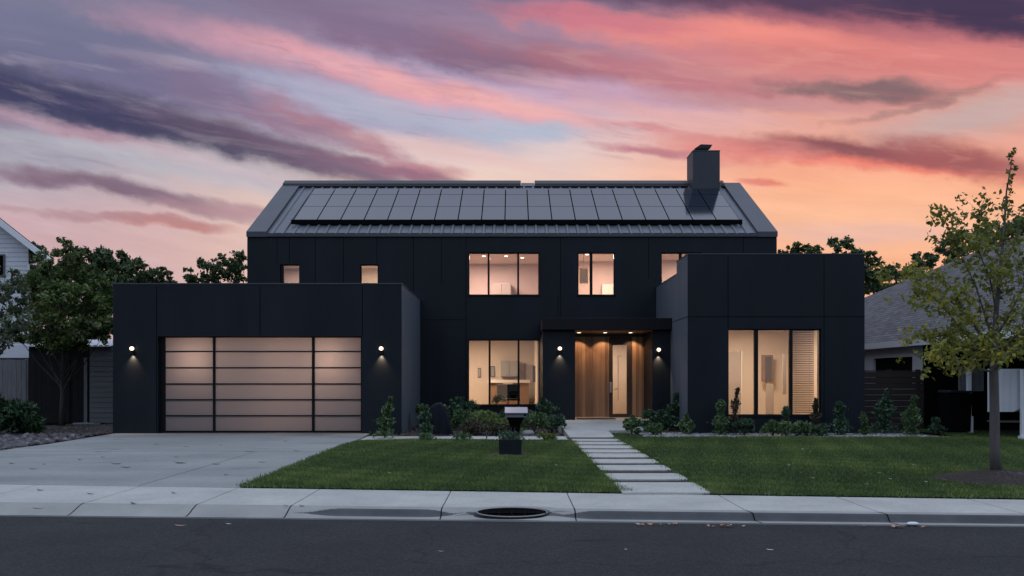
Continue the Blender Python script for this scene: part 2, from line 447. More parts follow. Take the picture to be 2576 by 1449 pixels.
def paneltone(m, pitch, lo, hi):
    t = m.node_tree; b = t.nodes['Principled BSDF']; src = b.inputs['Base Color'].links[0].from_socket
    tcn = t.nodes.new('ShaderNodeTexCoord'); sp = t.nodes.new('ShaderNodeSeparateXYZ'); t.links.new(tcn.outputs['Object'], sp.inputs[0])
    a = t.nodes.new('ShaderNodeMath'); a.operation = 'DIVIDE'; a.inputs[1].default_value = pitch; t.links.new(sp.outputs[0], a.inputs[0])
    f = t.nodes.new('ShaderNodeMath'); f.operation = 'FLOOR'; t.links.new(a.outputs[0], f.inputs[0])
    w = t.nodes.new('ShaderNodeTexWhiteNoise'); w.noise_dimensions = '1D'; t.links.new(f.outputs[0], w.inputs['W'])
    mr = t.nodes.new('ShaderNodeMapRange'); mr.inputs[3].default_value = lo; mr.inputs[4].default_value = hi; t.links.new(w.outputs['Value'], mr.inputs[0])
    cc = t.nodes.new('ShaderNodeCombineColor')
    for i in range(3): t.links.new(mr.outputs[0], cc.inputs[i])
    mx = t.nodes.new('ShaderNodeMix'); mx.data_type = 'RGBA'; mx.blend_type = 'MULTIPLY'; mx.inputs[0].default_value = 1
    t.links.new(src, mx.inputs[6]); t.links.new(cc.outputs[0], mx.inputs[7]); t.links.new(mx.outputs[2], b.inputs['Base Color'])
paneltone(M['facade'], 0.86, 0.88, 1.14)
def woodmat(name, c1, c2, plank):
    m = mat(name, c1, 0.45)
    t = m.node_tree; b = t.nodes['Principled BSDF']
    tcn = t.nodes.new('ShaderNodeTexCoord'); sp = t.nodes.new('ShaderNodeSeparateXYZ')
    t.links.new(tcn.outputs['Object'], sp.inputs[0])
    dv = t.nodes.new('ShaderNodeMath'); dv.operation = 'DIVIDE'; dv.inputs[1].default_value = plank
    t.links.new(sp.outputs[0], dv.inputs[0])
    fl = t.nodes.new('ShaderNodeMath'); fl.operation = 'FLOOR'; t.links.new(dv.outputs[0], fl.inputs[0])
    wn = t.nodes.new('ShaderNodeTexWhiteNoise'); wn.noise_dimensions = '1D'; t.links.new(fl.outputs[0], wn.inputs['W'])
    mp = t.nodes.new('ShaderNodeMapping'); mp.inputs['Scale'].default_value = (30, 30, 1.2)
    t.links.new(tcn.outputs['Object'], mp.inputs[0])
    nz = t.nodes.new('ShaderNodeTexNoise'); nz.inputs['Scale'].default_value = 1.0; nz.inputs['Detail'].default_value = 6
    t.links.new(mp.outputs[0], nz.inputs['Vector'])
    ad = t.nodes.new('ShaderNodeMath'); ad.operation = 'ADD'; t.links.new(wn.outputs['Value'], ad.inputs[0]); t.links.new(nz.outputs['Fac'], ad.inputs[1])
    r = t.nodes.new('ShaderNodeValToRGB'); r.color_ramp.elements[0].position = 0.35; r.color_ramp.elements[1].position = 1.35 / 1.5
    r.color_ramp.elements[0].color = (*c1, 1); r.color_ramp.elements[1].color = (*c2, 1)
    hv = t.nodes.new('ShaderNodeMath'); hv.operation = 'MULTIPLY'; hv.inputs[1].default_value = 0.66; t.links.new(ad.outputs[0], hv.inputs[0])
    t.links.new(hv.outputs[0], r.inputs[0]); t.links.new(r.outputs[0], b.inputs['Base Color'])
    return m
M['door_wood'] = woodmat('walnut_planks', (0.15,0.080,0.042), (0.38,0.225,0.125), 0.085)

def glassmat(name, tint=(0.95,0.95,0.95), refl=0.10):
    m = bpy.data.materials.new(name); m.use_nodes = True
    t = m.node_tree; t.nodes.remove(t.nodes['Principled BSDF'])
    out = t.nodes['Material Output']
    tr = t.nodes.new('ShaderNodeBsdfTransparent'); tr.inputs[0].default_value = (*tint, 1)
    gl = t.nodes.new('ShaderNodeBsdfGlossy'); gl.inputs['Roughness'].default_value = 0.02
    fr = t.nodes.new('ShaderNodeFresnel'); fr.inputs[0].default_value = 1.5
    mx = t.nodes.new('ShaderNodeMixShader')
    mm = t.nodes.new('ShaderNodeMath'); mm.operation = 'ADD'; mm.inputs[1].default_value = refl * 0.3; t.links.new(fr.outputs[0], mm.inputs[0])
    t.links.new(mm.outputs[0], mx.inputs[0]); t.links.new(tr.outputs[0], mx.inputs[1]); t.links.new(gl.outputs[0], mx.inputs[2]); t.links.new(mx.outputs[0], out.inputs[0])
    return m
M['glass'] = glassmat('window_glass')
def frosted():
    m = bpy.data.materials.new('frosted_garage_glass'); m.use_nodes = True
    t = m.node_tree; b = t.nodes['Principled BSDF']; out = t.nodes['Material Output']
    b.inputs['Base Color'].default_value = (0.20,0.215,0.24,1); b.inputs['Roughness'].default_value = 0.35
    tr = t.nodes.new('ShaderNodeBsdfTranslucent'); tr.inputs[0].default_value = (0.75,0.74,0.72,1)
    mx = t.nodes.new('ShaderNodeMixShader'); mx.inputs[0].default_value = 0.55
    t.links.new(b.outputs[0], mx.inputs[1]); t.links.new(tr.outputs[0], mx.inputs[2]); t.links.new(mx.outputs[0], out.inputs[0])
    return m
M['frost'] = frosted()
M['room'] = mat('warm_room_paint', (0.66,0.56,0.47), 0.8, var=(0.70,0.60,0.50), scale=0.5)
M['room_pink'] = mat('rosy_room_paint', (0.62,0.50,0.46), 0.8, var=(0.66,0.54,0.49), scale=0.5)
M['room_floor'] = mat('oak_floor', (0.30,0.19,0.12), 0.5, var=(0.36,0.23,0.15), scale=3)
M['ceil'] = mat('room_ceiling', (0.70,0.62,0.55), 0.9)
M['downlight'] = emis('downlight_glow', (1.0,0.85,0.65), 6.0)
M['bulb'] = emis('sconce_globe_glow', (1.0,0.78,0.55), 2.6)
M['cab_grey'] = mat('grey_cabinet', (0.30,0.28,0.27), 0.5)
M['cab_white'] = mat('white_cabinet', (0.62,0.58,0.53), 0.5)
M['brown'] = mat('brown_wood', (0.20,0.12,0.075), 0.5, var=(0.26,0.16,0.10), scale=4, stretch=(6,1,1))
M['darkpic'] = mat('dark_picture', (0.09,0.085,0.08), 0.5)
M['cream'] = mat('cream_shade', (0.75,0.66,0.42), 0.7)
M['blind'] = mat('blind_slat', (0.42,0.30,0.20), 0.6)
M['garage_wall'] = mat('garage_wall_paint', (0.10,0.09,0.085), 0.9)
M['sash'] = mat('dark_stained_sash', (0.035,0.020,0.013), 0.5)
M['taupe'] = mat('taupe_door', (0.34,0.29,0.26), 0.6)

LM = {
 'dark': leafmat('dark_tree_leaf', (0.026,0.056,0.022), (0.090,0.145,0.050), (0.26,0.31,0.20), 0.3),
 'mid': leafmat('green_tree_leaf', (0.040,0.074,0.020), (0.14,0.195,0.050), (0.40,0.44,0.28), 0.3),
 'pale': leafmat('pale_leaf', (0.05,0.075,0.035), (0.15,0.18,0.11), (0.42,0.45,0.42), 0.2),
 'shrub': leafmat('shrub_leaf', (0.040,0.090,0.038), (0.12,0.20,0.075), (0.24,0.32,0.15), 0.3),
 'shrub2': leafmat('blue_green_leaf', (0.024,0.062,0.034), (0.07,0.135,0.074), (0.15,0.24,0.15), 0.3),
 'lime': leafmat('lime_leaf', (0.09,0.14,0.035), (0.20,0.26,0.08), (0.30,0.34,0.14), 0.3),
 'brown': leafmat('russet_leaf', (0.035,0.032,0.018), (0.09,0.085,0.05), (0.16,0.15,0.10), 0.3),
 'autumn': leafmat('yellow_green_leaf', (0.070,0.095,0.022), (0.28,0.29,0.050), (0.62,0.44,0.05), 0.4),
 'grass': leafmat('grass_blade', (0.050,0.088,0.022), (0.125,0.198,0.046), (0.26,0.28,0.09), 0.3),
 'bigleaf': leafmat('broad_leaf', (0.014,0.045,0.018), (0.04,0.09,0.035), (0.10,0.15,0.09), 0.25),
}

# ------------------------------------------------------------------ foliage
def leaves_object(name, P, size, material, parent=None, up=0.35, aspect=0.5, squash=1.0, drnd=0.0, rnd=None, out=None):
    """P: (n,3) leaf positions -> one folded leaf (two triangles sharing the midrib) each"""
    n = len(P)
    if n == 0: return None
    d = rng.normal(size=(n,3)); d[:,2] = d[:,2]*squash + up
    if out is not None: d = d*0.7 + out
    d /= np.linalg.norm(d, axis=1)[:,None] + 1e-9
    q = rng.normal(size=(n,3)); s = np.cross(d, q); s /= np.linalg.norm(s, axis=1)[:,None] + 1e-9
    nn = np.cross(d, s)
    sz = (size * rng.uniform(0.6, 1.35, n))[:,None]
    a = P - d*sz*0.5; b = P + d*sz*0.5
    fold = nn*sz*0.12
    c1 = P - d*sz*0.05 + s*sz*aspect*0.5 + fold; c2 = P - d*sz*0.05 - s*sz*aspect*0.5 + fold
    V = np.stack([a, c1, b, c2], axis=1).reshape(-1,3)
    me = bpy.data.meshes.new(name)
    me.vertices.add(4*n); me.vertices.foreach_set('co', V.astype(np.float32).ravel())
    idx = np.arange(n)*4
    loops = np.stack([idx, idx+1, idx+2, idx, idx+2, idx+3], axis=1).ravel().astype(np.int32)
    me.loops.add(6*n); me.loops.foreach_set('vertex_index', loops)
    me.polygons.add(2*n); me.polygons.foreach_set('loop_start', (np.arange(2*n)*3).astype(np.int32))
    me.polygons.foreach_set('loop_total', np.full(2*n, 3, np.int32))
    me.materials.append(material)
    at = me.attributes.new('rnd', 'FLOAT', 'POINT')
    r = rng.random(n) if rnd is None else np.clip(rnd + rng.normal(size=n)*0.15, 0, 1)
    at.data.foreach_set('value', np.repeat(r, 4).astype(np.float32))
    me.update(calc_edges=True)
    o = bpy.data.objects.new(name, me); col.objects.link(o)
    if parent is not None: o.parent = parent
    return o

def clump_points(clumps, per, shell=0.55):
    """leaf points in many small uneven clumps; clumps: (x,y,z,r)"""
    out, rr = [], []
    for (x,y,z,r) in clumps:
        n = max(6, int(per * r * r))
        d = rng.normal(size=(n,3)); d /= np.linalg.norm(d, axis=1)[:,None]
        rad = r * rng.uniform(shell, 1.1, n)[:,None] * rng.uniform(0.7,1.0,n)[:,None]
        p = d*rad; p[:,2] *= 0.75
        out.append(p + np.array([x,y,z])); rr.append(np.full(n, rng.uniform(0.15, 0.85)))
    return np.vstack(out), np.concatenate(rr)

def branchy(mb, base, h, r0, nb, spread, lean=(0,0), start=0.35, seed=0, up=0.7, sub=3, leader=True):
    """trunk with limbs; returns points along the twigs"""
    rr = random.Random(seed)
    bx, by, bz = base
    tr = []
    K = 9
    for k in range(K+1):
        t = k/K
        tr.append(Vector((bx + lean[0]*t + rr.uniform(-1,1)*0.012*h*t, by + lean[1]*t + rr.uniform(-1,1)*0.012*h*t, bz + h*t)))
    rads = [r0*(1.25 if k == 0 else 1)*(1-0.86*(k/K)**0.9) for k in range(K+1)]
    mb.tube(tr, rads, 9)
    tips = []
    for i in range(nb):
        t = start + (0.93-start)*(i+0.5)/nb
        k = t*K; k0 = int(k); p = tr[k0].lerp(tr[min(k0+1,K)], k-k0)
        az = i*2.399 + rr.uniform(-0.4,0.4)
        ln = spread*(1.0-0.55*(t-start)/(1-start))*rr.uniform(0.75,1.1)
        dirv = Vector((math.cos(az), math.sin(az), up)).normalized()
        pts = [p]; d = dirv.copy()
        for q in range(4):
            d = (d + Vector((rr.uniform(-.2,.2), rr.uniform(-.2,.2), rr.uniform(-.05,.25)))).normalized()
            pts.append(pts[-1] + d*ln/4)
        rb = max(0.006, r0*(1-t)*0.5)
        mb.tube(pts, [rb, rb*0.75, rb*0.5, rb*0.35, rb*0.15], 5, cap=False)
        for q in range(1,5): tips.append((pts[q], ln*0.28))
        for j in range(sub):
            a = pts[1+j%3]
            d2 = (d + Vector((rr.uniform(-1,1), rr.uniform(-1,1), rr.uniform(-.1,.8)))).normalized()
            e = a + d2*ln*rr.uniform(0.3,0.5); m_ = a.lerp(e,0.5)+Vector((0,0,0.03*ln))
            mb.tube([a, m_, e], [rb*0.4, rb*0.25, rb*0.1], 4, cap=False)
            tips.append((e, ln*0.25)); tips.append((m_, ln*0.18))
    if leader: tips.append((tr[-1], spread*0.18))
    return tips

def tree(name, base, h, r0, nb, spread, per, leaf, lm, label, cat='tree', group=None, bark='darkbark', start=0.25, seed=1, up=0.55, sub=4, extra=None, cr=1.0, lean=(0,0)):
    root = empty(name, base)
    mb = MB(); tips = branchy(mb, (0,0,0), h, r0, nb, spread, lean=lean, start=start, seed=seed, up=up, sub=sub)
    mb.build('trunk', M[bark], root, smooth=True)
    cl = [(p.x, p.y, p.z, r*cr) for p, r in tips]
    if extra: cl += extra
    P, rn = clump_points(cl, per)
    leaves_object('crown', P, leaf, LM[lm], root, rnd=rn)
    tag(root, label, cat, group)
    return root

def shrub(px, y0, D, wpx, hpx, kind, lm, label, group='shrubs planted in the beds by the dark house', n=420, leaf=0.085, seed=0, name='shrub', cat='shrub'):
    """y0 = pixel row of the foot"""
    z0 = max(0.0, Z(y0, D))
    if abs(z0) > 0.15: z0 = 0.02
    z0 = 0.02; n = int(n*2.5); wpx *= 1.08; leaf *= 0.80
    x = X(px, D); w = wpx/2207*D/2; h = hpx/2207*D
    root = empty(name, (x, D, z0))
    rr = random.Random(seed+int(px))
    mb = MB(); pts = []; outs = []
    ln_ = rr.uniform(-0.16,0.16); pw = rr.uniform(0.55,1.1); wf_n = rr.uniform(9,22); leaf *= rr.uniform(0.85,1.25); ph = rr.uniform(0,6)
    if kind == 'cone':      # upright stem with whorls of leaves
        mb.tube([(0,0,0),(ln_*h*0.25,0.01,h*0.5),(ln_*h*0.94,0,h*0.97)], [0.012,0.008,0.003], 5)
        for i in range(n):
            t = rr.random()**0.8
            rad = w*(1.05-t)**pw*rr.uniform(0.12,1.15)*(1 if rr.random() > 0.07 else 1.5)
            lump = 0.78+0.42*math.sin(t*h*wf_n+ph+rr.uniform(-.4,.4))
            az = rr.uniform(0,6.283); lump *= 0.85+0.3*math.sin(az*2+ph+t*4)
            pts.append((rad*lump*math.cos(az)+ln_*h*t*t, rad*lump*math.sin(az)*0.9, h*(0.04+0.95*t)))
            outs.append((math.cos(az)*0.8, math.sin(az)*0.8, 0.5))
    else:                   # rounded bush of several stems
        for k in range(7):
            az = rr.uniform(0,6.283); q = rr.uniform(0.3,0.8)
            mb.tube([(0,0,0),(w*q*0.5*math.cos(az), w*q*0.5*math.sin(az), h*0.4),(w*q*math.cos(az), w*q*math.sin(az), h*0.8)], [0.010,0.007,0.003], 4)
        cl = []
        for k in range(12):
            az = rr.uniform(0,6.283); q = rr.random()**0.5*0.75; hh = rr.uniform(0.2,0.85)
            cl.append((w*q*math.cos(az), w*q*math.sin(az)*0.8, h*hh*(1.05-0.4*q), w*rr.uniform(0.25,0.42)))
        for i in range(n):
            c = cl[i % 12]; az = rr.uniform(0,6.283); el = rr.uniform(-0.6,1.5)
            r_ = c[3]*rr.uniform(0.5,1.1)
            pts.append((c[0]+r_*math.cos(az)*math.cos(el), c[1]+r_*math.sin(az)*math.cos(el), max(0.01, c[2]+r_*math.sin(el)*0.9)))
            outs.append((math.cos(az)*0.7, math.sin(az)*0.7, 0.5))
    mb.build('stem', M['darkbark'], root)
    leaves_object('foliage', np.array(pts), leaf, LM[lm], root, out=np.array(outs)*0.9, aspect=0.45)
    tag(root, label, cat, group)
    return root

# ================================================================== SETTING
def line_back(x): return 11.12 - 0.115*x
def line_road(x): return 9.44 - 0.065*x
def line_front(x): return 9.78 - 0.075*x     # back of the kerb strip
def zroad(x): return -0.10

# big ground sheet to the horizon
mb = MB(); mb.quad((-900,-300,-0.24),(900,-300,-0.24),(900,1500,-0.24),(-900,1500,-0.24))
tag(mb.build('ground', M['turf']), kind='structure')
# road
mb = MB()
xs = np.linspace(-60, 60, 121)
for a, b in zip(xs[:-1], xs[1:]):
    mb.quad((a,-14,-0.10),(b,-14,-0.10),(b,line_road(b)+0.02,-0.10),(a,line_road(a)+0.02,-0.10))
tag(mb.build('road', M['asphalt']), kind='structure')
# asphalt patches / old tar stains get their own thin sheets? kept in the material of the road
# yard soil
mb = MB()
mb.poly([(-60, line_back(-60)+0.05-0.0, -0.03),(60, line_back(60)+0.05, -0.03),(60,90,-0.03),(-60,90,-0.03)])
tag(mb.build('garden_soil', M['soil']), kind='structure')
# sidewalk slabs
jx = [-33,-30,-27,-24,-21,-18,-15,-12.4,-10.9,-9.4,-7.9,-6.4,-4.95,-3.6,-2.5,-0.78,0.69,2.55,3.95,5.45,6.95,8.5,10,11.5,13,16,19,22,25,28,31]
mb = MB()
g_ = 0.007
for a, b in zip(jx[:-1], jx[1:]):
    a0, b0 = a+g_, b-g_
    pts = [(a0, line_front(a0)), (b0, line_front(b0)), (b0, line_back(b0)), (a0, line_back(a0))]
    mb.prism(pts, 'z', -0.2, 0.0)
o = mb.build('sidewalk', M['concrete2']); tag(o, kind='structure')
mb = MB()
mb.poly([(-33, line_front(-33), -0.045),(31, line_front(31), -0.045),(31, line_back(31), -0.045),(-33, line_back(-33), -0.045)])
tag(mb.build('sidewalk_joint_sand', M['soil']), kind='structure')

# kerb strip with dropped apron on the left and the hump round the drain
def sstep(a, b, x):
    t = min(1, max(0, (x-a)/(b-a))); return t*t*(3-2*t)
DRX, DRY = 0.0, 9.60
def kerb_face(x):     # how upright the kerb is at x (0 = smooth ramp, 1 = full kerb)
    v = sstep(-2.5,-1.9,x)*(1-sstep(-0.95,-0.45,x))
    v2 = sstep(0.35,0.95,x)
    return max(v*0.9, v2)
xs = np.concatenate([np.linspace(-33,-4,30), np.linspace(-3.95,2,400), np.linspace(2.05,31,40)])
nv = 56
V = []; F = []; MI = []
for x in xs:
    yf, yr = line_front(x), line_road(x)-0.0
    k = kerb_face(x)
    for j in range(nv+1):
        t = j/nv
        y = yf + (yr-yf)*t
        ramp_ = -0.085*sstep(0.0,1.0,t)
        full_ = -0.004*t/0.4 if t < 0.40 else (-0.004-0.081*sstep(0.40,0.60,t))
        z = ramp_*(1-k) + full_*k
        # rim of the inlet
        e = math.sqrt(((x-DRX)/0.42)**2 + ((y-DRY)/0.13)**2)
        z += 0.022*math.exp(-((e-1.2)/0.3)**2)*(1 if y > DRY else 0.3)
        if e < 1.0: z -= 0.07*(1-e**2)**0.5
        V.append((x, y, z))
W_ = nv+1
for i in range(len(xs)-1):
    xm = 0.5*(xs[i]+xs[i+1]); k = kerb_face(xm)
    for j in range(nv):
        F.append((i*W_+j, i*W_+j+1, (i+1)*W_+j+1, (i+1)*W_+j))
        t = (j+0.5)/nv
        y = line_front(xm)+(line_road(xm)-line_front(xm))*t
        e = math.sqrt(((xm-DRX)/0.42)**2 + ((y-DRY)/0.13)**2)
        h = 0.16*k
        shade_quad = (k > 0.04 and 0.56-h < t < 0.56+0.06*k) or (e < 1.0) or (xm > -0.5 and xm < 0.95 and t > 0.60-0.40*math.exp(-((xm-0.05)/0.40)**2) and t < 0.63)  # shade of the upright face painted on these quads, also round the drain
        MI.append(1 if shade_quad else 0)
# skirt down to the road bed
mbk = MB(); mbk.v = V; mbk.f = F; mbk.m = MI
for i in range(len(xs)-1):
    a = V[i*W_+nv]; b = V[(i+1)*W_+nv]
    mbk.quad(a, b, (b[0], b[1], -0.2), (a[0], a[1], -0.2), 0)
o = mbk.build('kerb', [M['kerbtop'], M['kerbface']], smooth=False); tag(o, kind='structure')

mb = MB()
for xj in jx:
    if -33 < xj < 31 and not (-0.5 < xj < 0.5):
        dxj = 0.09 if xj > 1.2 else -0.0
        i0 = min(range(len(xs)), key=lambda i: abs(xs[i]-xj)); 
        for j in range(nv):
            p, q = V[i0*W_+j], V[i0*W_+j+1]; a0, b0 = p[0]+(xj-xs[i0])+dxj*j/nv, q[0]+(xj-xs[i0])+dxj*(j+1)/nv
            mb.quad((a0-0.006,p[1],p[2]+0.003),(a0+0.006,p[1],p[2]+0.003),(b0+0.006,q[1]-0.002,q[2]+0.003),(b0-0.006,q[1]-0.002,q[2]+0.003))
tag(mb.build('kerb_joint', M['joint']), kind='structure')
# storm drain opening (black bowl with a cast grate bar and concrete ring)
sdn = empty('storm_drain', (DRX, DRY, -0.034)); sdn.rotation_euler = (R(19), 0, 0)
mb = MB()
K = 36; rings = [(1.0,-0.004),(0.93,-0.008),(0.80,-0.02),(0.45,-0.03),(0.02,-0.034)]
for a,z in rings:
    for s in range(K):
        th = 2*math.pi*s/K; mb.v.append((0.38*a*math.cos(th), 0.105*a*math.sin(th), z+0.02))
for r_ in range(len(rings)-1):
    for s in range(K):
        s2=(s+1)%K; mb.f.append((r_*K+s, r_*K+s2, (r_+1)*K+s2, (r_+1)*K+s)); mb.m.append(0)
mb.build('drain_bowl', M['black'], sdn, smooth=True)
mb = MB(); mb.tube([(0.385*math.cos(t), 0.108*math.sin(t), 0.014) for t in np.linspace(0,2*math.pi,49)], 0.007, 8, cap=False)
mb.build('rim', M['kerbtop'], sdn, smooth=True)
mb = MB()
for k in range(5):
    xx = -0.28+0.14*k; hh = 0.10*math.sqrt(max(0,1-(xx/0.38)**2))
    mb.box(xx-0.008, xx+0.008, -hh, hh, -0.004, 0.008)
mb.box(-0.36, 0.36, -0.008, 0.008, -0.006, 0.010)
mb.build('grate', M['black'], sdn)
tag(sdn, 'oval black storm drain opening set in the humped kerb', 'drain')

# driveway
mb = MB()
DWL, DWR = -10.15, -3.6
def dw(x0, x1, y0, y1f):
    pass
mb.poly([(-10.6,line_back(-10.6)+0.012,0.0),(DWR,line_back(DWR)+0.012,0.0),(DWR,22.79,0.0),(-10.25,22.79,0.0)])
mb2 = MB(); mb2.prism([(-10.9,line_back(-10.9)+0.012),(DWR+0.02,line_back(DWR)+0.012),(DWR-0.02,21.2),(DWR-0.1,22.79),(-10.30,22.79),(-10.1,19)], 'z', -0.2, 0.004)
o = mb2.build('driveway', M['concrete'], bevel=0.01); tag(o, kind='structure')
# driveway control joints
mb = MB()
mb.box(-10.3, DWR-0.1, 17.2, 17.212, 0.0, 0.0065)
mb.box(-5.0, -4.99, line_back(-5)+0.05, 17.19, 0.0, 0.0065)
tag(mb.build('driveway_joint', M['kerbface']), kind='structure')

# lawns (turf base + blades)
LAWN_L = [(-3.58,line_back(-3.58)+0.03),(1.52,line_back(1.52)+0.03),(1.38,11.6),(1.35,20.05),(-2.2,20.35),(-3.45,19.9),(-3.58,19.0)]
LAWN_R = [(2.46,line_back(2.46)+0.03),(16,line_back(16)+0.03),(16,27),(10.9,27),(10.9,21.2),(3.25,21.3),(3.0,22.3),(2.4,23.2)]
# strips between the stepping stones are covered too
mb = MB()
mb.poly([(x,y,0.012) for x,y in LAWN_L]); mb.poly([(x,y,0.012) for x,y in LAWN_R])
tag(mb.build('lawn', M['turf']), kind='structure')
def inpoly(px, py, poly):
    c = np.zeros(len(px), bool); n = len(poly); j = n-1
    for i in range(n):
        xi, yi = poly[i]; xj, yj = poly[j]
        cond = ((yi > py) != (yj > py)) & (px < (xj-xi)*(py-yi)/(yj-yi+1e-12)+xi)
        c ^= cond; j = i
    return c
def blades(name, poly, n, edge=0.05):
    xs_ = [p[0] for p in poly]; ys_ = [p[1] for p in poly]
    # denser near the camera
    u = rng.random(n)
    y0, y1 = min(ys_), max(ys_)
    y = y0*(y1/y0)**u
    x = rng.uniform(min(xs_)-edge, min(max(xs_), 12.5), n)
    jx_ = x + rng.normal(size=n)*edge*1.1; jy_ = y + rng.normal(size=n)*edge*0.8
    k = inpoly(x, y, poly)
    x, y = jx_[k], jy_[k]; m = len(x)
    patch = np.sin(x*1.3+np.sin(y*0.9)*1.5)*0.5 + np.sin(y*1.7+x*0.4)*0.5
    fine = np.sin(x*6.1+y*3.3)*np.sin(y*5.2-x*2.1)
    h = 0.035*(1+0.35*rng.normal(size=m)*0.6+0.15*patch+0.15*fine); h = np.clip(h, 0.012, 0.08)
    az = rng.uniform(0, 2*np.pi, m); w = 0.006 + 0.0006*y
    lean = rng.normal(size=(m,2))*0.022
    a = np.stack([x-np.cos(az)*w*0.5, y-np.sin(az)*w*0.5, np.full(m,0.010)],1)
    b = np.stack([x+np.cos(az)*w*0.5, y+np.sin(az)*w*0.5, np.full(m,0.010)],1)
    c = np.stack([x+lean[:,0], y+lean[:,1], 0.010+h],1)
    V = np.stack([a,b,c],1).reshape(-1,3)
    r = np.clip(0.38+0.28*patch+0.24*fine+0.2*rng.normal(size=m),0,0.97)
    return V, r
Vs, rs = [], []
for poly, n in ((LAWN_L, 190000), (LAWN_R, 430000)):
    V, r = blades('g', poly, n); Vs.append(V); rs.append(r)
V = np.vstack(Vs); r = np.concatenate(rs); n = len(r)
me = bpy.data.meshes.new('grass')
me.vertices.add(3*n); me.vertices.foreach_set('co', V.astype(np.float32).ravel())
me.loops.add(3*n); me.loops.foreach_set('vertex_index', np.arange(3*n, dtype=np.int32))
me.polygons.add(n); me.polygons.foreach_set('loop_start', (np.arange(n)*3).astype(np.int32)); me.polygons.foreach_set('loop_total', np.full(n,3,np.int32))
at = me.attributes.new('rnd','FLOAT','POINT'); at.data.foreach_set('value', np.repeat(r,3).astype(np.float32))
me.materials.append(LM['grass']); me.update(calc_edges=True)
o = bpy.data.objects.new('grass', me); col.objects.link(o); tag(o, 'short dark green mown grass of the front lawn', 'grass', kind='stuff')

# path: stepping stones and landing
def rough_slab(x0, x1, y0, y1, z0, z1, seed, j=0.012):
    rr = random.Random(seed); pts = []
    n = 14
    for i in range(n): pts.append((x0+(x1-x0)*i/n, y0+rr.uniform(-j,j)))
    pts.append((x1-0.02, y0+0.0)); pts.append((x1, y0+0.05)); pts.append((x1+rr.uniform(-j,j), (y0+y1)/2)); pts.append((x1, y1-0.04)); pts.append((x1-0.03, y1))
    for i in range(1,n): pts.append((x1-(x1-x0)*i/n, y1+rr.uniform(-j,j)))
    pts.append((x0, y1-0.04)); pts.append((x0+rr.uniform(-j,j), (y0+y1)/2)); pts.append((x0-0.0, y0+0.05))
    mb = MB(); mb.prism(pts, 'z', z0, z1); return mb
rows = [(1103.6,1108.5),(1111,1117),(1119.8,1127),(1130,1137.5),(1140,1149.5),(1154,1164),(1169,1182),(1189.6,1205.7),(1212,1239)]
ordinal = ['farthest stepping slab, next to the landing slab','second stepping slab from the landing','third stepping slab from the landing','fourth stepping slab from the landing','middle stepping slab of the nine in the lawn path','fourth stepping slab from the sidewalk','third stepping slab from the sidewalk','second stepping slab from the sidewalk','largest and nearest stepping slab, touching the sidewalk']
for i, (a, b) in enumerate(rows):
    y1_, y0_ = DG(a, 0.03), DG(b, 0.03)
    xo = 0.0
    y0_ += 0.035; y1_ -= 0.035
    mbs = rough_slab(1.37, 2.47, y0_, y1_, -0.05, 0.03, 40+i)
    local(mbs, 1.92, (y0_+y1_)/2)
    o = mbs.build('stepping_stone', M['concrete2'], bevel=0.008); o.location = (1.92, (y0_+y1_)/2, 0)
    tag(o, 'pale concrete ' + ordinal[i], 'paving slab', 'stepping slabs across the lawn')
mb = MB(); mb.poly([(1.3,line_back(1.3)+0.02,0.008),(2.55,line_back(2.55)+0.02,0.008),(2.55,21.2,0.008),(1.3,21.2,0.008)])
tag(mb.build('path_bed', M['soil']), kind='structure')
mb = MB()
def yz(y): return 0.03 + max(0.0, (y-21.4))*0.22/3.4 if y < 24.8 else 0.25
lf = [(1.38,20.95),(2.46,20.95),(2.46,22.45),(3.15,22.55),(3.35,24.8),(1.26,24.8)]
top = [(x,y,yz(y)) for x,y in lf]; bot = [(x,y,-0.1) for x,y in lf]
mb.poly(top); mb.poly(list(reversed(bot)))
for i in range(6):
    j=(i+1)%6; mb.quad(bot[i],bot[j],top[j],top[i])
tag(mb.build('entry_landing', M['concrete2']), kind='structure')
# pale flagstone strip beside the bed (left lawn's back edge)
rr = random.Random(3)
mb = MB(); x = -3.5
flag = []
while x < 1.3:
    w = rr.uniform(0.55,0.95); flag.append((x, min(x+w-0.03, 1.32))); x += w
mbp = MB()
for i,(a,b) in enumerate(flag):
    m_ = rough_slab(a, b, 20.12+rr.uniform(-.05,.05)-(0.0), 21.35, -0.04, 0.022, 90+i, 0.02)
    off = len(mbp.v); mbp.v += m_.v; mbp.f += [tuple(off+q for q in f) for f in m_.f]; mbp.m += m_.m
tag(mbp.build('flagstone_path', M['concrete2']), kind='structure')

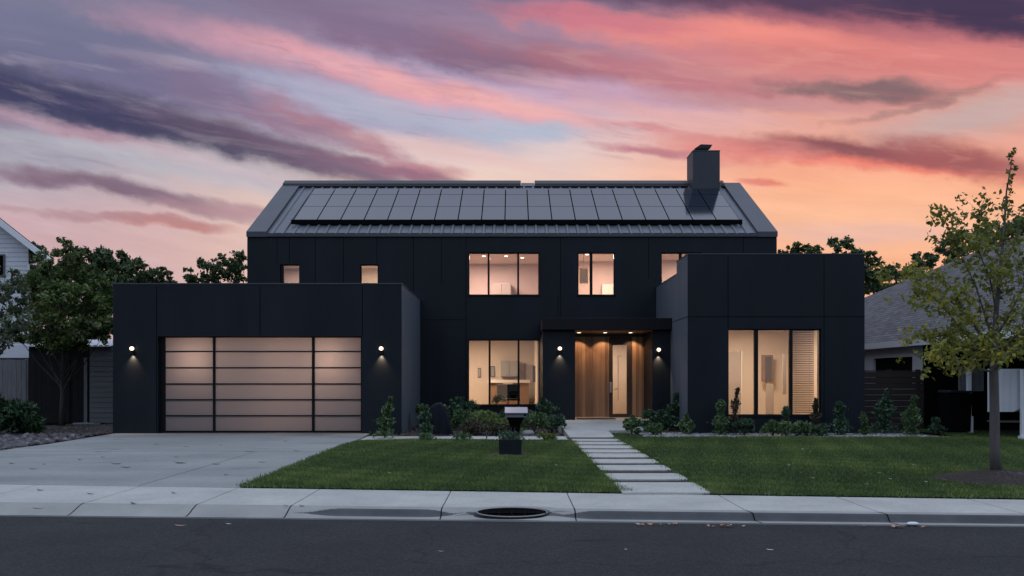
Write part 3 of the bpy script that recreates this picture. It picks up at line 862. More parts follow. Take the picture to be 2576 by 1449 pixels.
# gravel beds + cobbles as stuff
def pebbles(name, poly, n, smin, smax, material, z=0.0, label='', cat='gravel'):
    xs_ = [p[0] for p in poly]; ys_ = [p[1] for p in poly]
    x = rng.uniform(min(xs_), max(xs_), n); y = rng.uniform(min(ys_), max(ys_), n)
    k = inpoly(x, y, poly); x, y = x[k], y[k]; m = len(x)
    s = rng.uniform(smin, smax, m)
    oc = np.array([(1,0,0),(0,1,0),(-1,0,0),(0,-1,0),(0.1,0,0.6),(0.5,0.5,0.35),(-0.5,0.5,0.3),(-0.5,-0.5,0.35),(0.5,-0.5,0.3)], float)
    fc = [(0,5,4),(5,1,4),(1,6,4),(6,2,4),(2,7,4),(7,3,4),(3,8,4),(8,0,4),(0,1,5),(1,2,6),(2,3,7),(3,0,8)]
    az = rng.uniform(0,6.28,m); ca, sa = np.cos(az)[:,None], np.sin(az)[:,None]
    q = oc[None]*s[:,None,None]*rng.uniform(0.6,1.2,(m,1,3))
    qx = q[:,:,0]*ca - q[:,:,1]*sa + x[:,None]; qy = q[:,:,0]*sa + q[:,:,1]*ca + y[:,None]; qz = q[:,:,2] + z + rng.uniform(0,smax*0.3,m)[:,None]
    V = np.stack([qx,qy,qz],2).reshape(-1,3)
    Fi = (np.array(fc)[None] + (np.arange(m)*9)[:,None,None]).reshape(-1,3)
    me = bpy.data.meshes.new(name); nf = len(Fi)
    me.vertices.add(len(V)); me.vertices.foreach_set('co', V.astype(np.float32).ravel())
    me.loops.add(3*nf); me.loops.foreach_set('vertex_index', Fi.ravel().astype(np.int32))
    me.polygons.add(nf); me.polygons.foreach_set('loop_start', (np.arange(nf)*3).astype(np.int32)); me.polygons.foreach_set('loop_total', np.full(nf,3,np.int32))
    at = me.attributes.new('rnd','FLOAT','POINT'); at.data.foreach_set('value', np.repeat(rng.random(m),9).astype(np.float32))
    me.materials.append(material); me.update(calc_edges=True)
    o = bpy.data.objects.new(name, me); col.objects.link(o); tag(o, label, cat, kind='stuff'); return o
gm = leafmat('gravel_stone', (0.09,0.088,0.095), (0.30,0.30,0.32), (0.5,0.5,0.53), 0.0)
cm = leafmat('cobble_stone', (0.022,0.020,0.023), (0.085,0.078,0.088), (0.18,0.165,0.18), 0.0)
mm_ = leafmat('mulch_chip', (0.008,0.005,0.004), (0.026,0.016,0.014), (0.09,0.07,0.06), 0.0)
pebbles('gravel', [(3.2,21.15),(10.6,21.0),(10.0,22.4),(3.3,22.8)], 15000, 0.02, 0.05, gm, 0.0, 'pale grey gravel along the front of the right-hand bed', 'gravel')
pebbles('cobbles', [(-30,14),(-10.15,14),(-10.2,19),(-10.4,22.0),(-30,22.0)], 9000, 0.05, 0.13, cm, 0.0, 'grey brown cobbles beside the driveway at left', 'cobbles')
pebbles('mulch', [(-13.5,22.0),(-10.4,22.0),(-10.4,27),(-13.5,27)], 5000, 0.03, 0.08, mm_, 0.0, 'dark brown mulch under the tree beside the garage', 'mulch')
pebbles('mulch', [(-2.8,21.4),(1.2,21.4),(1.2,27),(-2.8,27)], 4500, 0.03, 0.07, mm_, 0.0, 'dark brown mulch between the shrubs left of the entrance', 'mulch')
pebbles('mulch', [(3.3,22.6),(4.5,22.6),(4.5,27),(3.3,26)], 1500, 0.03, 0.07, mm_, 0.0, 'dark mulch beside the entrance landing at right', 'mulch')
# mulch mound round the young tree
TX, TY = X(2502, 12.6), 12.55
cir = [(TX+1.05*math.cos(t)*(1+0.08*math.sin(3*t)), TY-0.30+0.85*math.sin(t)) for t in np.linspace(0,6.28,24,endpoint=False)]
mb = MB(); n = 24
V0 = [(TX+0.05*math.cos(t), TY+0.05*math.sin(t), 0.14) for t in np.linspace(0,6.28,n,endpoint=False)]
for f_, h_ in ((0.35,0.115),(0.7,0.07),(1.0,0.012)):
    V0 += [(TX+(p[0]-TX)*f_, TY+(p[1]-TY)*f_, h_+random.uniform(-.008,.008)) for p in cir]
mb.v = V0
for r_ in range(3):
    for s in range(n): s2=(s+1)%n; mb.f.append((r_*n+s, r_*n+s2,(r_+1)*n+s2,(r_+1)*n+s)); mb.m.append(0)
tag(mb.build('tree_mulch_mound', M['mulch'], smooth=True), kind='structure')
mo = pebbles('mulch', cir, 3800, 0.012, 0.04, mm_, 0.0, 'dark mulch mound round the foot of the young street tree', 'mulch')
mv = np.empty(len(mo.data.vertices)*3, np.float32); mo.data.vertices.foreach_get('co', mv); mv = mv.reshape(-1,3)
rad = np.sqrt(((mv[:,0]-TX)/1.05)**2+((mv[:,1]-TY+0.30)/0.85)**2); mv[:,2] += 0.12*np.clip(1-rad,0,1)
mo.data.vertices.foreach_set('co', mv.ravel())

# ================================================================== THE DARK HOUSE
house = empty('modern_house', (0, 27.4, 0))
tag(house, 'large dark navy modern two-storey house with metal roof and lit windows', 'house')
def H(mb, name, mats, parent=None, **kw):
    local(mb, 0, 27.4)
    return mb.build(name, mats, parent or house, **kw)
def wall_xz(mb, x0, x1, z0, z1, yf, yb, holes, m=0):
    xs = sorted({x0, x1, *[h[0] for h in holes], *[h[1] for h in holes]})
    zs = sorted({z0, z1, *[h[2] for h in holes], *[h[3] for h in holes]})
    nx, nz = len(xs)-1, len(zs)-1
    def hole(i, j):
        if i < 0 or j < 0 or i >= nx or j >= nz: return True
        cx, cz = (xs[i]+xs[i+1])/2, (zs[j]+zs[j+1])/2
        return any(h[0] < cx < h[1] and h[2] < cz < h[3] for h in holes)
    for i in range(nx):
        for j in range(nz):
            if hole(i, j): continue
            a, b, c, d = xs[i], xs[i+1], zs[j], zs[j+1]
            mb.quad((a,yf,c),(b,yf,c),(b,yf,d),(a,yf,d),m); mb.quad((b,yb,c),(a,yb,c),(a,yb,d),(b,yb,d),m)
            if hole(i-1,j): mb.quad((a,yb,c),(a,yf,c),(a,yf,d),(a,yb,d),m)
            if hole(i+1,j): mb.quad((b,yf,c),(b,yb,c),(b,yb,d),(b,yf,d),m)
            if hole(i,j-1): mb.quad((a,yb,c),(b,yb,c),(b,yf,c),(a,yf,c),m)
            if hole(i,j+1): mb.quad((a,yf,d),(b,yf,d),(b,yb,d),(a,yb,d),m)
def rect(px0, px1, py0, py1, D): return (X(px0,D), X(px1,D), Z(py1,D), Z(py0,D))
DM, DGa, DW = 27.4, 22.8, 22.5
hW1 = rect(1178,1357,635,743,DM); hW2 = rect(1453,1547,635,743,DM); hW3 = rect(1663,1765,635,743,DM)
hS1 = rect(704,754,665,716,DM); hS2 = rect(906,952,665,716,DM); hW4 = rect(1177,1359.5,854,1020,DM)
hE = (0.9, 3.98, 0.0, 2.75)
HX = 8.27; EZ = 5.99; RY = 31.9; RZ = 8.49
mb = MB()
wall_xz(mb, -HX, HX, 0, EZ-0.02, DM, DM+0.28, [hW1,hW2,hW3,hS1,hS2,hW4,hE])
# gable ends and back wall
for sx in (-1, 1):
    a, b = (sx*HX, sx*(HX-0.28))
    mb.prism([(DM+0.281,0),(36.4,0),(36.4,EZ-0.02),(RY,RZ-0.05),(DM+0.281,EZ+0.12)], 'x', a, b)
mb.box(-HX+0.281, HX-0.281, 36.12, 36.4, 0, EZ-0.02)
# panel joints, a few millimetres proud
def vj(px, y0, y1, D, w=0.015): mb.box(X(px,D)-w/2, X(px,D)+w/2, D-0.003, D+0.01, Z(y1,D), Z(y0,D), 1)
for px, a, b in ((697,590,664),(728,590,664),(793,590,713),(864,590,713),(948,590,664),(1040,590,803),(1110,590,714),(1172,590,1060),(1410,590,799),(1404,745,799),(1632,590,700),(1870,590,640)):
    vj(px, a, b, DM)
mb.box(X(1062,DM), X(1172,DM), DM-0.003, DM+0.01, Z(805,DM), Z(804,DM)+0.0, 1)
H(mb, 'wall', [M['facade'], M['joint']])

# garage wing
GX0, GX1, GZ = X(284,DGa), X(1010,DGa), Z(715,DGa)
GD = (X(397,DGa), X(910,DGa), 0.0, Z(846,DGa))
mb = MB()
wall_xz(mb, GX0, GX1, 0, GZ, DGa, DGa+0.3, [GD])
mb.box(GX0, GX0+0.25, DGa+0.301, 30.5, 0, GZ); mb.box(GX1-0.25, GX1, DGa+0.301, DM-0.002, 0, GZ); mb.quad((GX1+0.004,DGa+0.004,0),(GX1+0.004,DM-0.002,0),(GX1+0.004,DM-0.002,GZ),(GX1+0.004,DGa+0.004,GZ),3)
mb.box(GX0+0.26, GX1-0.26, DGa+0.31, DM-0.01, GZ-0.45, GZ-0.25)   # flat roof behind the parapet
mb.box(GX0+0.26, -HX-0.01, DM-0.01, 30.4, GZ-0.45, GZ-0.25)
mb.box(GX0+0.26, -HX-0.01, 30.2, 30.5, 0, GZ)
mb.box(GX0-0.015, GX1+0.015, DGa-0.015, DGa+0.32, GZ+0.001, GZ+0.03, 2)   # metal coping
mb.box(GX1-0.27, GX1+0.015, DGa+0.321, DM-0.002, GZ+0.001, GZ+0.03, 2)
mb.box(GX0-0.015, GX0+0.27, DGa+0.321, 30.5, GZ+0.001, GZ+0.03, 2)
def vjg(px, y0, y1): mb.box(X(px,DGa)-0.008, X(px,DGa)+0.008, DGa-0.003, DGa+0.01, Z(y1,DGa), Z(y0,DGa), 1)
vjg(394,720,1088); vjg(654,720,845); vjg(911.5,720,845)
H(mb, 'garage_wing', [M['facade'], M['joint'], M['trim'], M['side']])

# right wing
WX0, WX1, WZ = X(1730,DW), X(2175,DW), Z(640,DW)
WH = rect(1831,2066,827,1046,DW)
mb = MB()
wall_xz(mb, WX0, WX1, 0, WZ, DW, DW+0.3, [WH])
WZ2 = WZ-0.34
mb.quad((WX0-0.003,DW+0.004,0),(WX0-0.003,DW+1.5,0),(WX0-0.003,DW+1.5,WZ),(WX0-0.003,DW+0.004,WZ),3); mb.quad((WX0-0.003,DW+1.502,0),(WX0-0.003,DM-0.002,0),(WX0-0.003,DM-0.002,WZ2),(WX0-0.003,DW+1.502,WZ2),3)
mb.box(WX0, WX0+0.25, DW+0.301, DW+1.5, 0, WZ)            # high parapet return
mb.box(WX0, WX0+0.25, DW+1.502, DM-0.002, 0, WZ2)         # lower side wall
mb.box(WX1-0.25, WX1, DW+0.301, DM, 0, WZ2)
mb.box(WX1-0.25, WX1, DW+0.301, DW+1.5, WZ2+0.001, WZ)
mb.box(WX0+0.26, WX1-0.26, DW+0.31, DM-0.01, WZ2-0.5, WZ2-0.3)
mb.box(HX+0.01, WX1-0.26, DM-0.14, DM-0.004, 0, WZ2)
mb.box(WX0-0.012, WX1+0.012, DW-0.012, DW+0.31, WZ+0.001, WZ+0.025, 2)
mb.box(WX0-0.012, WX0+0.26, DW+0.311, DW+1.5, WZ+0.001, WZ+0.025, 2)
mb.box(WX0-0.012, WX0+0.26, DW+1.503, DM-0.002, WZ2+0.001, WZ2+0.025, 2)
def vjw(px, y0, y1, w=0.016): mb.box(X(px,DW)-w/2, X(px,DW)+w/2, DW-0.003, DW+0.01, Z(y1,DW), Z(y0,DW), 1)
vjw(1831.5,645,826); vjw(2073,645,1085); 
zj = Z(797,DW)
mb.box(WX0, WX1, DW-0.0035, DW+0.01, zj-0.008, zj+0.008, 1)
mb.box(WX0-0.007, WX0+0.01, DW, DM, zj-0.008, zj+0.008, 1)
H(mb, 'side_wing', [M['facade'], M['joint'], M['trim'], M['side']])

# entrance portal: vestibule walls, canopy, soffit
EX0, EX1 = X(1365,24.9), WX0-0.008
PF = 24.9; ED = 26.5
JX0, JX1 = X(1447,PF), 3.98
mb = MB()
mb.box(EX0, JX0, PF, DM-0.003, 0, 2.775)         # left pier
mb.box(JX1, EX1, PF, DM-0.003, 0, 2.775)         # right pier
mb.box(JX0+0.001, JX1-0.001, ED+0.12, DM-0.004, 2.70, 2.776)
H(mb, 'entrance_pier', M['facade'], bevel=0.006)
mb = MB()
mb.box(EX0-0.02, EX1-0.0, 24.68, DM-0.005, 2.80, Z(800,24.7))
H(mb, 'canopy', M['canopy'], bevel=0.008)
mb = MB()
mb.box(JX0+0.002, JX1-0.002, 24.80, ED+0.11, 2.777, 2.797)
soff = H(mb, 'soffit', M['soffit'])
for lx in (1.98, 2.75, 3.5):
    mb = MB(); mb.lathe([(0.0,2.774),(0.05,2.774),(0.055,2.7765)], lx, 25.9, 16); H(mb, 'recessed_light', M['downlight'], soff)
mb = MB(); mb.box(JX0-0.3, JX1+0.02, 24.802, ED+0.1, 0.0, 0.25)
H(mb, 'porch_floor', M['concrete2'])
# door wall: plank leaf, glazed sidelight, plank panel
fx = lambda p: X(p, ED)
mb = MB(); mb.box(JX0+0.003, fx(1532), ED, ED+0.07, 0.262, 2.68)
door = H(mb, 'front_door', M['door_wood'])
mb = MB(); mb.tube([(fx(1541)-0.055,ED-0.07,1.28),(fx(1541)-0.055,ED-0.07,1.02)],0.014,8); mb.tube([(fx(1541)-0.055,ED-0.07,1.25),(fx(1541)-0.055,ED,1.25)],0.009,6); mb.tube([(fx(1541)-0.055,ED-0.07,1.05),(fx(1541)-0.055,ED,1.05)],0.009,6)
mb.box(fx(1541)-0.085, fx(1541)-0.03, ED-0.012, ED-0.002, 1.0, 1.32)
H(mb, 'door_handle', M['silver'], door)
mb = MB(); mb.box(fx(1590), JX1-0.003, ED-0.02, ED+0.07, 0.252, 2.68); H(mb, 'wood_side_panel', M['door_wood'])
mb = MB()
sl = (fx(1541.5), fx(1577), Z(1041,ED), Z(868,ED))
wall_xz(mb, fx(1532)+0.003, fx(1590)-0.003, 0.252, 2.68, ED-0.01, ED+0.08, [sl])
mb.box(JX0+0.003, JX1-0.003, ED-0.015, ED+0.1, 2.683, 2.775)
sfr = H(mb, 'sidelight_window', M['sash'])
mb = MB(); mb.box(sl[0]+0.001, sl[1]-0.001, ED+0.03, ED+0.04, sl[2]+0.001, sl[3]-0.001); H(mb, 'pane', M['glass'], sfr)
mb = MB(); mb.tube([(fx(1556),ED+0.09,0.75),(fx(1556),ED+0.09,2.1)],0.008,8); mb.tube([(fx(1556),ED+0.09,1.1),(fx(1545),ED+0.05,1.1)],0.01,6); mb.tube([(fx(1556),ED+0.09,2.1),(fx(1564),ED+0.09,2.1)],0.01,6)
H(mb, 'pull_bar', M['taupe'], sfr)

# windows
def window(h, D, muls, fw=0.035, left_reveal=0):
    """h = hole rect, muls = list of mullion (px0,px1)"""
    x0,x1,z0,z1 = h
    mb = MB(); yf, yb = D+0.06, D+0.13
    panes = []
    cur = x0+fw+left_reveal
    for a,b in muls:
        panes.append((cur, X(a,D))); cur = X(b,D)
    panes.append((cur, x1-fw))
    holes = [(a,b,z0+fw,z1-fw) for a,b in panes]
    wall_xz(mb, x0+0.002, x1-0.002, z0+0.002, z1-0.002, yf, yb, holes)
    w = H(mb, 'window', M['frame'])
    for a,b in panes:
        m2 = MB(); m2.box(a+0.001, b-0.001, yf+0.03, yf+0.042, z0+fw+0.001, z1-fw-0.001)
        H(m2, 'pane', M['glass'], w)
    # sill
    m3 = MB(); m3.box(x0-0.03, x1+0.03, D-0.03, D+0.0585, z0-0.028, z0-0.001); H(m3, 'sill', M['frame'], w)
    return w
window(hW1, DM, [(1226.5,1231.5),(1301,1306)])
window(hW2, DM, [(1484,1491)])
window(hW3, DM, [(1709,1716)])
window(hS1, DM, [], left_reveal=0.07)
window(hS2, DM, [])
window(hW4, DM, [(1229,1234),(1302,1307)])
window(WH, DW, [(1899,1909),(1987,1996)])

# rooms
def area(name, x, y, z, sx, sy, energy, color=(1.0,0.74,0.52), parent=None):
    l = bpy.data.lights.new(name, 'AREA'); l.shape = 'RECTANGLE'; l.size = sx*0.4; l.size_y = sy*0.4; l.energy = energy; l.color = color
    o = bpy.data.objects.new(name, l); o.location = (x,y,z); col.objects.link(o); return o
def room(x0, x1, y0, y1, z0, z1, wm, energy, lights, color=(1.0,0.74,0.52)):
    mb = MB(); th = 0.04
    mb.box(x0-th, x0, y0, y1, z0, z1); mb.box(x1, x1+th, y0, y1, z0, z1); mb.box(x0-th, x1+th, y1, y1+th, z0, z1)
    mb.box(x0-th, x1+th, y0, y1+th, z1+0.001, z1+th, 1); mb.box(x0-th, x1+th, y0, y1+th, z0-th, z0-0.001, 2)
    rm = H(mb, 'room_interior', [wm, M['ceil'], M['room_floor']])
    for lx, ly in lights:
        m2 = MB(); m2.lathe([(0,z1-0.008),(0.055,z1-0.008),(0.06,z1-0.001)], lx, ly, 14); H(m2, 'recessed_light', M['downlight'], rm)
    area('room_lamp', (x0+x1)/2, (y0+y1)/2, z1-0.06, (x1-x0)*0.6, (y1-y0)*0.5, energy, color)
    return rm
yb = DM+0.285
room(-3.6, 1.6, yb, 31.6, 3.1, 5.55, M['room_pink'], 185, [(-0.95,29.6),(-0.2,29.6),(0.35,30.0),(-0.6,28.6),(0.25,28.4)], (1.0,0.72,0.60))
room(1.75, 4.3, yb, 31.0, 3.1, 5.55, M['room_pink'], 110, [(2.5,29.2)], (1.0,0.72,0.56))
room(4.45, 8.0, yb, 31.0, 3.1, 5.60, M['room_pink'], 120, [(5.1,29.0)], (1.0,0.72,0.56))
room(-8.0, -6.2, yb, 30.2, 3.3, 5.2, M['room_pink'], 40, [], (1.0,0.76,0.62))
room(-5.6, -3.75, yb, 30.2, 3.3, 5.2, M['room'], 40, [], (1.0,0.78,0.60))
room(-4.2, 0.82, yb, 32.8, 0.28, 2.85, M['room'], 180, [(-0.25,30.2),(0.3,29.4),(-1.2,29.6),(-1.9,31)], (1.0,0.76,0.54))
room(WX0+0.3, WX1-0.3, DW+0.31, 27.2, 0.3, 2.9, M['room'], 125, [(6.3,25.4),(7.1,25.0)], (1.0,0.76,0.54))
room(JX0-0.2+0.95-0.9+0.3, JX1+0.1, ED+0.13, 29.2, 0.25, 2.69, M['room'], 44, [], (1.0,0.76,0.56))

# garage interior with hanging lamps
mb = MB()
gx0, gx1 = GD[0]-0.3, GD[1]+0.2
mb.box(gx0-0.05, gx0, DGa+0.302, 27.2, 0, 2.85); mb.box(gx1, gx1+0.05, DGa+0.302, 27.2, 0, 2.85); mb.box(gx0, gx1, 27.2, 27.25, 0, 2.85)
mb.box(gx0-0.05, gx1+0.05, DGa+0.302, 27.25, 2.851, 2.9); mb.box(gx0, gx1, DGa+0.302, 27.2, -0.06, -0.01, 1)
H(mb, 'garage_interior', [M['garage_wall'], M['kerbface']])
for px, py, dd, e in ((503,903,0.42,12),(600,900,0.8,5),(720,903,0.75,11),(840,903,0.45,13),(832,955,0.9,6),(735,1000,1.1,6),(700,1050,0.8,2)):
    D = DGa+0.35+dd
    l = bpy.data.lights.new('garage_lamp','POINT'); l.energy = e*2.6; l.shadow_soft_size = 0.2; l.color = (1.0,0.61,0.46)
    o = bpy.data.objects.new('garage_lamp', l); o.location = (X(px,D), D, Z(py,D)); col.objects.link(o)

# garage door
mb = MB()
vx = [(397,410),(530,536.5),(781,788),(905,910)]
hz = [846.5,848.5],[882.5,885.5],[923.5,926.5],[964.5,967.5],[1004.5,1007.5],[1045,1048],[1084.5,1090]
cols_ = [(X(vx[i][1],DGa), X(vx[i+1][0],DGa)) for i in range(3)]
rws = [(Z(hz[i+1][0],DGa), Z(hz[i][1],DGa)) for i in range(6)]
holes = [(a,b,c,d) for a,b in cols_ for c,d in rws]
wall_xz(mb, GD[0]+0.002, GD[1]-0.002, 0.012, GD[3]-0.002, DGa+0.16, DGa+0.21, holes)
gd = H(mb, 'garage_door', M['frame'])
for a,b,c,d in holes:
    m2 = MB(); m2.box(a+0.001, b-0.001, DGa+0.18, DGa+0.19, c+0.001, d-0.001); H(m2, 'glass_panel', M['frost'], gd)

# wall sconces
def sconce(px, py, D, r=0.056):
    x, z = X(px,D), Z(py,D)
    mb = MB(); mb.box(x-0.045, x+0.045, D-0.02, D-0.001, z-0.13, z+0.09); mb.tube([(x,D-0.075,z-0.135),(x,D-0.075,z-0.06)],[0.058,0.05],16)
    mb.box(x-0.012, x+0.012, D-0.08, D-0.019, z-0.10, z-0.08)
    w = H(mb, 'wall_lamp', M['frame'])
    m2 = MB(); m2.lathe([(r*math.sin(t), z+r*0.9*-math.cos(t)) for t in np.linspace(0.05,3.09,12)], x, D-0.085, 16)
    H(m2, 'glass_globe', M['bulb'], w, smooth=True)
    l = bpy.data.lights.new('sconce_glow','SPOT'); l.energy = 46.0; l.spot_size = R(88); l.spot_blend = 1.0; l.shadow_soft_size = 0.02; l.color = (1.0,0.62,0.34)
    o = bpy.data.objects.new('sconce_glow', l); o.location = (x, D-0.055, z-0.145); o.rotation_euler = Vector((0,0.25,-1)).to_track_quat('-Z','Y').to_euler(); col.objects.link(o)
sconce(335,877,DGa); sconce(960,877,DGa); sconce(1408,877,PF); sconce(1656,880,PF)
# entry downlights wash the planks
for lx in (1.98, 2.75, 3.6):
    l = bpy.data.lights.new('porch_downlight','SPOT'); l.energy = 42; l.spot_size = R(92); l.spot_blend = 0.3; l.shadow_soft_size = 0.04; l.color = (1.0,0.62,0.36)
    o = bpy.data.objects.new('porch_downlight', l); o.location = (lx, 26.12, 2.765); o.rotation_euler = Vector((0,0.28,-1)).to_track_quat('-Z','Y').to_euler(); col.objects.link(o)

# roof
sl_ = (RZ-EZ)/(RY-DM)
def rz(y): return EZ + (y-DM)*sl_
RX = 7.66
mb = MB()
pit = 0.33; x = -RX; prof = []
while x < RX:
    for dx_, dz_ in ((0,0),(0.11,0),(0.14,0.045),(0.20,0.045),(0.23,0)):
        if x+dx_ < RX: prof.append((x+dx_, dz_))
    x += pit
prof.append((RX,0))
for i in range(len(prof)-1):
    (a,za),(b,zb) = prof[i], prof[i+1]
    mb.quad((a,DM-0.05,rz(DM-0.05)-0.05+za),(b,DM-0.05,rz(DM-0.05)-0.05+zb),(b,RY,RZ-0.05+zb),(a,RY,RZ-0.05+za))
    mb.quad((a,DM-0.05,rz(DM-0.05)-0.05+za),(b,DM-0.05,rz(DM-0.05)-0.05+zb),(b,DM-0.05,rz(DM)-0.12),(a,DM-0.05,rz(DM)-0.12))
# back slope
mb.prism([(RY,RZ-0.05),(36.5,EZ-0.05),(36.5,EZ-0.12),(RY,RZ-0.12)], 'x', -RX, RX)
roof = H(mb, 'roof', M['roof'], recalc=False)
def rake(x0, x1):
    mb = MB()
    t = 0.05
    mb.prism([(DM-0.06,rz(DM-0.06)-0.12),(RY,RZ-0.12),(36.5,EZ-0.12),(36.5,EZ+t),(RY,RZ+t),(DM-0.06,rz(DM-0.06)+t)], 'x', x0, x1)
    H(mb, 'roof_edge', M['trim'], roof, bevel=0.005)
rake(-HX-0.012, -RX+0.001); rake(RX-0.001, HX+0.012)
mb = MB()
mb.box(-RX+0.002, RX-0.002, DM-0.062, DM-0.052, EZ-0.14, EZ-0.045); H(mb, 'gutter', M['trim'], roof)
# ridge caps in two lengths with a gap
for a, b in ((X(722,RY)-0.08, X(1310,RY)), (X(1345,RY), X(1727,RY)+0.0), (X(1812,RY), RX)):
    mb = MB()
    mb.prism([(RY-0.30,RZ-0.30*sl_+0.02),(RY-0.28,RZ-0.28*sl_+0.115),(RY,RZ+0.13),(RY+0.28,RZ-0.28*sl_+0.1),(RY+0.3,RZ-0.3*sl_)], 'x', a, b)
    H(mb, 'ridge_cap', M['ridge'], roof)
mb = MB()
mb.prism([(RY-0.22,RZ-0.22*sl_),(RY,RZ+0.04),(RY+0.22,RZ-0.22*sl_)], 'x', X(1311,RY), X(1344,RY)); H(mb, 'ridge_vent', M['roof'], roof)
# solar panels
def pvmat():
    m = mat('solar_glass', (0.010,0.015,0.028), 0.10, spec=0.55, coat=0.06)
    b = m.node_tree.nodes['Principled BSDF']; b.inputs['Coat Roughness'].default_value = 0.05; b.inputs['IOR'].default_value = 1.55
    return m
M['pv'] = pvmat()
def on_roof(t): y = DM + t*(RY-DM); return y, rz(y)
rowsT = [(0.153,0.414),(0.420,0.668),(0.674,0.806)]
nX = 19; px0, px1 = -6.98, 7.28; wP = (px1-px0)/nX
nrm = Vector((0,-sl_,1)).normalized()
for i in range(nX):
    for (ta, tb) in rowsT:
        ya, za = on_roof(ta); yb_, zb = on_roof(tb)
        xa, xb = px0+i*wP+0.018, px0+(i+1)*wP-0.018
        mb = MB(); lo, hi = 0.10, 0.135
        def pt(x,y,z,h): return (x, y+nrm.y*h, z+nrm.z*h)
        c = [pt(xa,ya,za,lo),pt(xb,ya,za,lo),pt(xb,yb_,zb,lo),pt(xa,yb_,zb,lo),pt(xa,ya,za,hi),pt(xb,ya,za,hi),pt(xb,yb_,zb,hi),pt(xa,yb_,zb,hi)]
        for q in ((0,3,2,1),(4,5,6,7),(0,1,5,4),(1,2,6,5),(2,3,7,6),(3,0,4,7)): mb.quad(*[c[k] for k in q])
        H(mb, 'solar_panel', M['pv'], roof)
# black sheet and front strip filling the dark gap under the array
mb = MB()
ya, za = on_roof(0.153); yb_, zb = on_roof(0.806)
mb.quad((px0-0.03,ya+nrm.y*0.09,za+nrm.z*0.09),(px1+0.03,ya+nrm.y*0.09,za+nrm.z*0.09),(px1+0.03,yb_+nrm.y*0.09,zb+nrm.z*0.09),(px0-0.03,yb_+nrm.y*0.09,zb+nrm.z*0.09))
mb.box(px0-0.08, px1+0.08, ya-0.06, ya-0.03, za-0.02, za+0.13)
H(mb, 'panel_gap', M['black'], roof)
# chimney
CD = 31.0
cx0, cx1 = X(1743,CD), X(1811,CD); cz = Z(380,CD)
mb = MB(); mb.box(cx0, cx1, CD, CD+1.05, rz(CD)-0.4, cz)
mb.box(cx0-0.012, cx1+0.012, CD-0.012, CD+1.06, cz+0.001, cz+0.03)
ch = H(mb, 'chimney', M['chimney'], bevel=0.006)
mb = MB()
ccx, ccy = X(1766,CD+0.5), CD+0.5
mb.lathe([(0.0,cz+0.03),(0.20,cz+0.031),(0.17,cz+0.10),(0.0,cz+0.10)], ccx, ccy, 12)
vb = [(-0.24,-0.22,cz+0.10),(0.16,-0.22,cz+0.10),(0.16,0.22,cz+0.10),(-0.24,0.22,cz+0.10)]
vt = [(-0.10,-0.28,cz+0.30),(0.31,-0.28,cz+0.285),(0.31,0.28,cz+0.285),(-0.10,0.28,cz+0.30)]
mm2 = [(-0.31,-0.26,cz+0.16),(0.24,-0.26,cz+0.16),(0.24,0.26,cz+0.16),(-0.31,0.26,cz+0.16)]
vb, mm2, vt = [[(ccx+a, ccy+b, c) for a,b,c in q] for q in (vb,mm2,vt)]
for A_,B_ in ((vb,mm2),(mm2,vt)):
    for k in range(4): j=(k+1)%4; mb.quad(A_[k],A_[j],B_[j],B_[k])
mb.poly(vt); mb.poly(list(reversed(vb)))
H(mb, 'chimney_cowl', M['ridge'], ch)

# ------------------------------------------------------------------ things inside
def thing_box_set(name, label, cat, parts, group=None):
    """parts: list of (partname, material, [boxes]) ; first box gives origin"""
    b0 = parts[0][2][0]; ox, oy, oz = (b0[0]+b0[1])/2, (b0[2]+b0[3])/2, b0[4]
    if len(parts) == 1:
        mb = MB(); [mb.box(*b) for b in parts[0][2]]; local(mb, ox, oy, oz)
        o = mb.build(name, parts[0][1], bevel=0.005); o.location = (ox,oy,oz); tag(o, label, cat, group); return o
    r = empty(name, (ox,oy,oz)); tag(r, label, cat, group)
    for pn, m_, bs in parts:
        mb = MB(); [mb.box(*b) for b in bs]; local(mb, ox, oy, oz); mb.build(pn, m_, r, bevel=0.004)
    return r
BW = 32.78
def bx_(p0,p1,q0,q1,D,dep): return (X(p0,D),X(p1,D),D-dep,D-0.003,Z(q1,D),Z(q0,D))
thing_box_set('wall_cabinet','grey kitchen wall cabinet seen through the ground floor window','cabinet',[('cabinet_body',M['cab_grey'],[bx_(1260,1303,908,948,BW,0.35)]),('cabinet_door',M['cab_grey'],[(X(1260.5,BW),X(1281,BW),BW-0.372,BW-0.352,Z(947,BW),Z(909,BW)),(X(1282,BW),X(1302.5,BW),BW-0.372,BW-0.352,Z(947,BW),Z(909,BW))])])
thing_box_set('kitchen_counter','brown kitchen counter with white top behind the ground floor window','counter',[('counter_base',M['brown'],[(X(1232,31.8),X(1330,31.8),31.3,31.9,0.28,Z(963,31.6))]),('countertop',M['cab_white'],[(X(1228,31.8),X(1332,31.8),31.22,31.95,Z(963,31.6)+0.001,Z(957,31.6)+0.02)])])
thing_box_set('picture_frame','small dark upright picture on the wall in the left window pane','picture',[('frame',M['darkpic'],[bx_(1202,1210,926,950,BW,0.03)]),('mount',M['cab_grey'],[(X(1203.2,BW),X(1208.8,BW),BW-0.034,BW-0.031,Z(948,BW),Z(928,BW))])],'pictures in the kitchen')
thing_box_set('picture_frame','dark grey picture on the wall next to the window mullion','picture',[('frame',M['darkpic'],[bx_(1234,1245,921,948,BW,0.03)]),('mount',M['cab_grey'],[(X(1235.5,BW),X(1243.5,BW),BW-0.034,BW-0.031,Z(946,BW),Z(923,BW))])],'pictures in the kitchen')
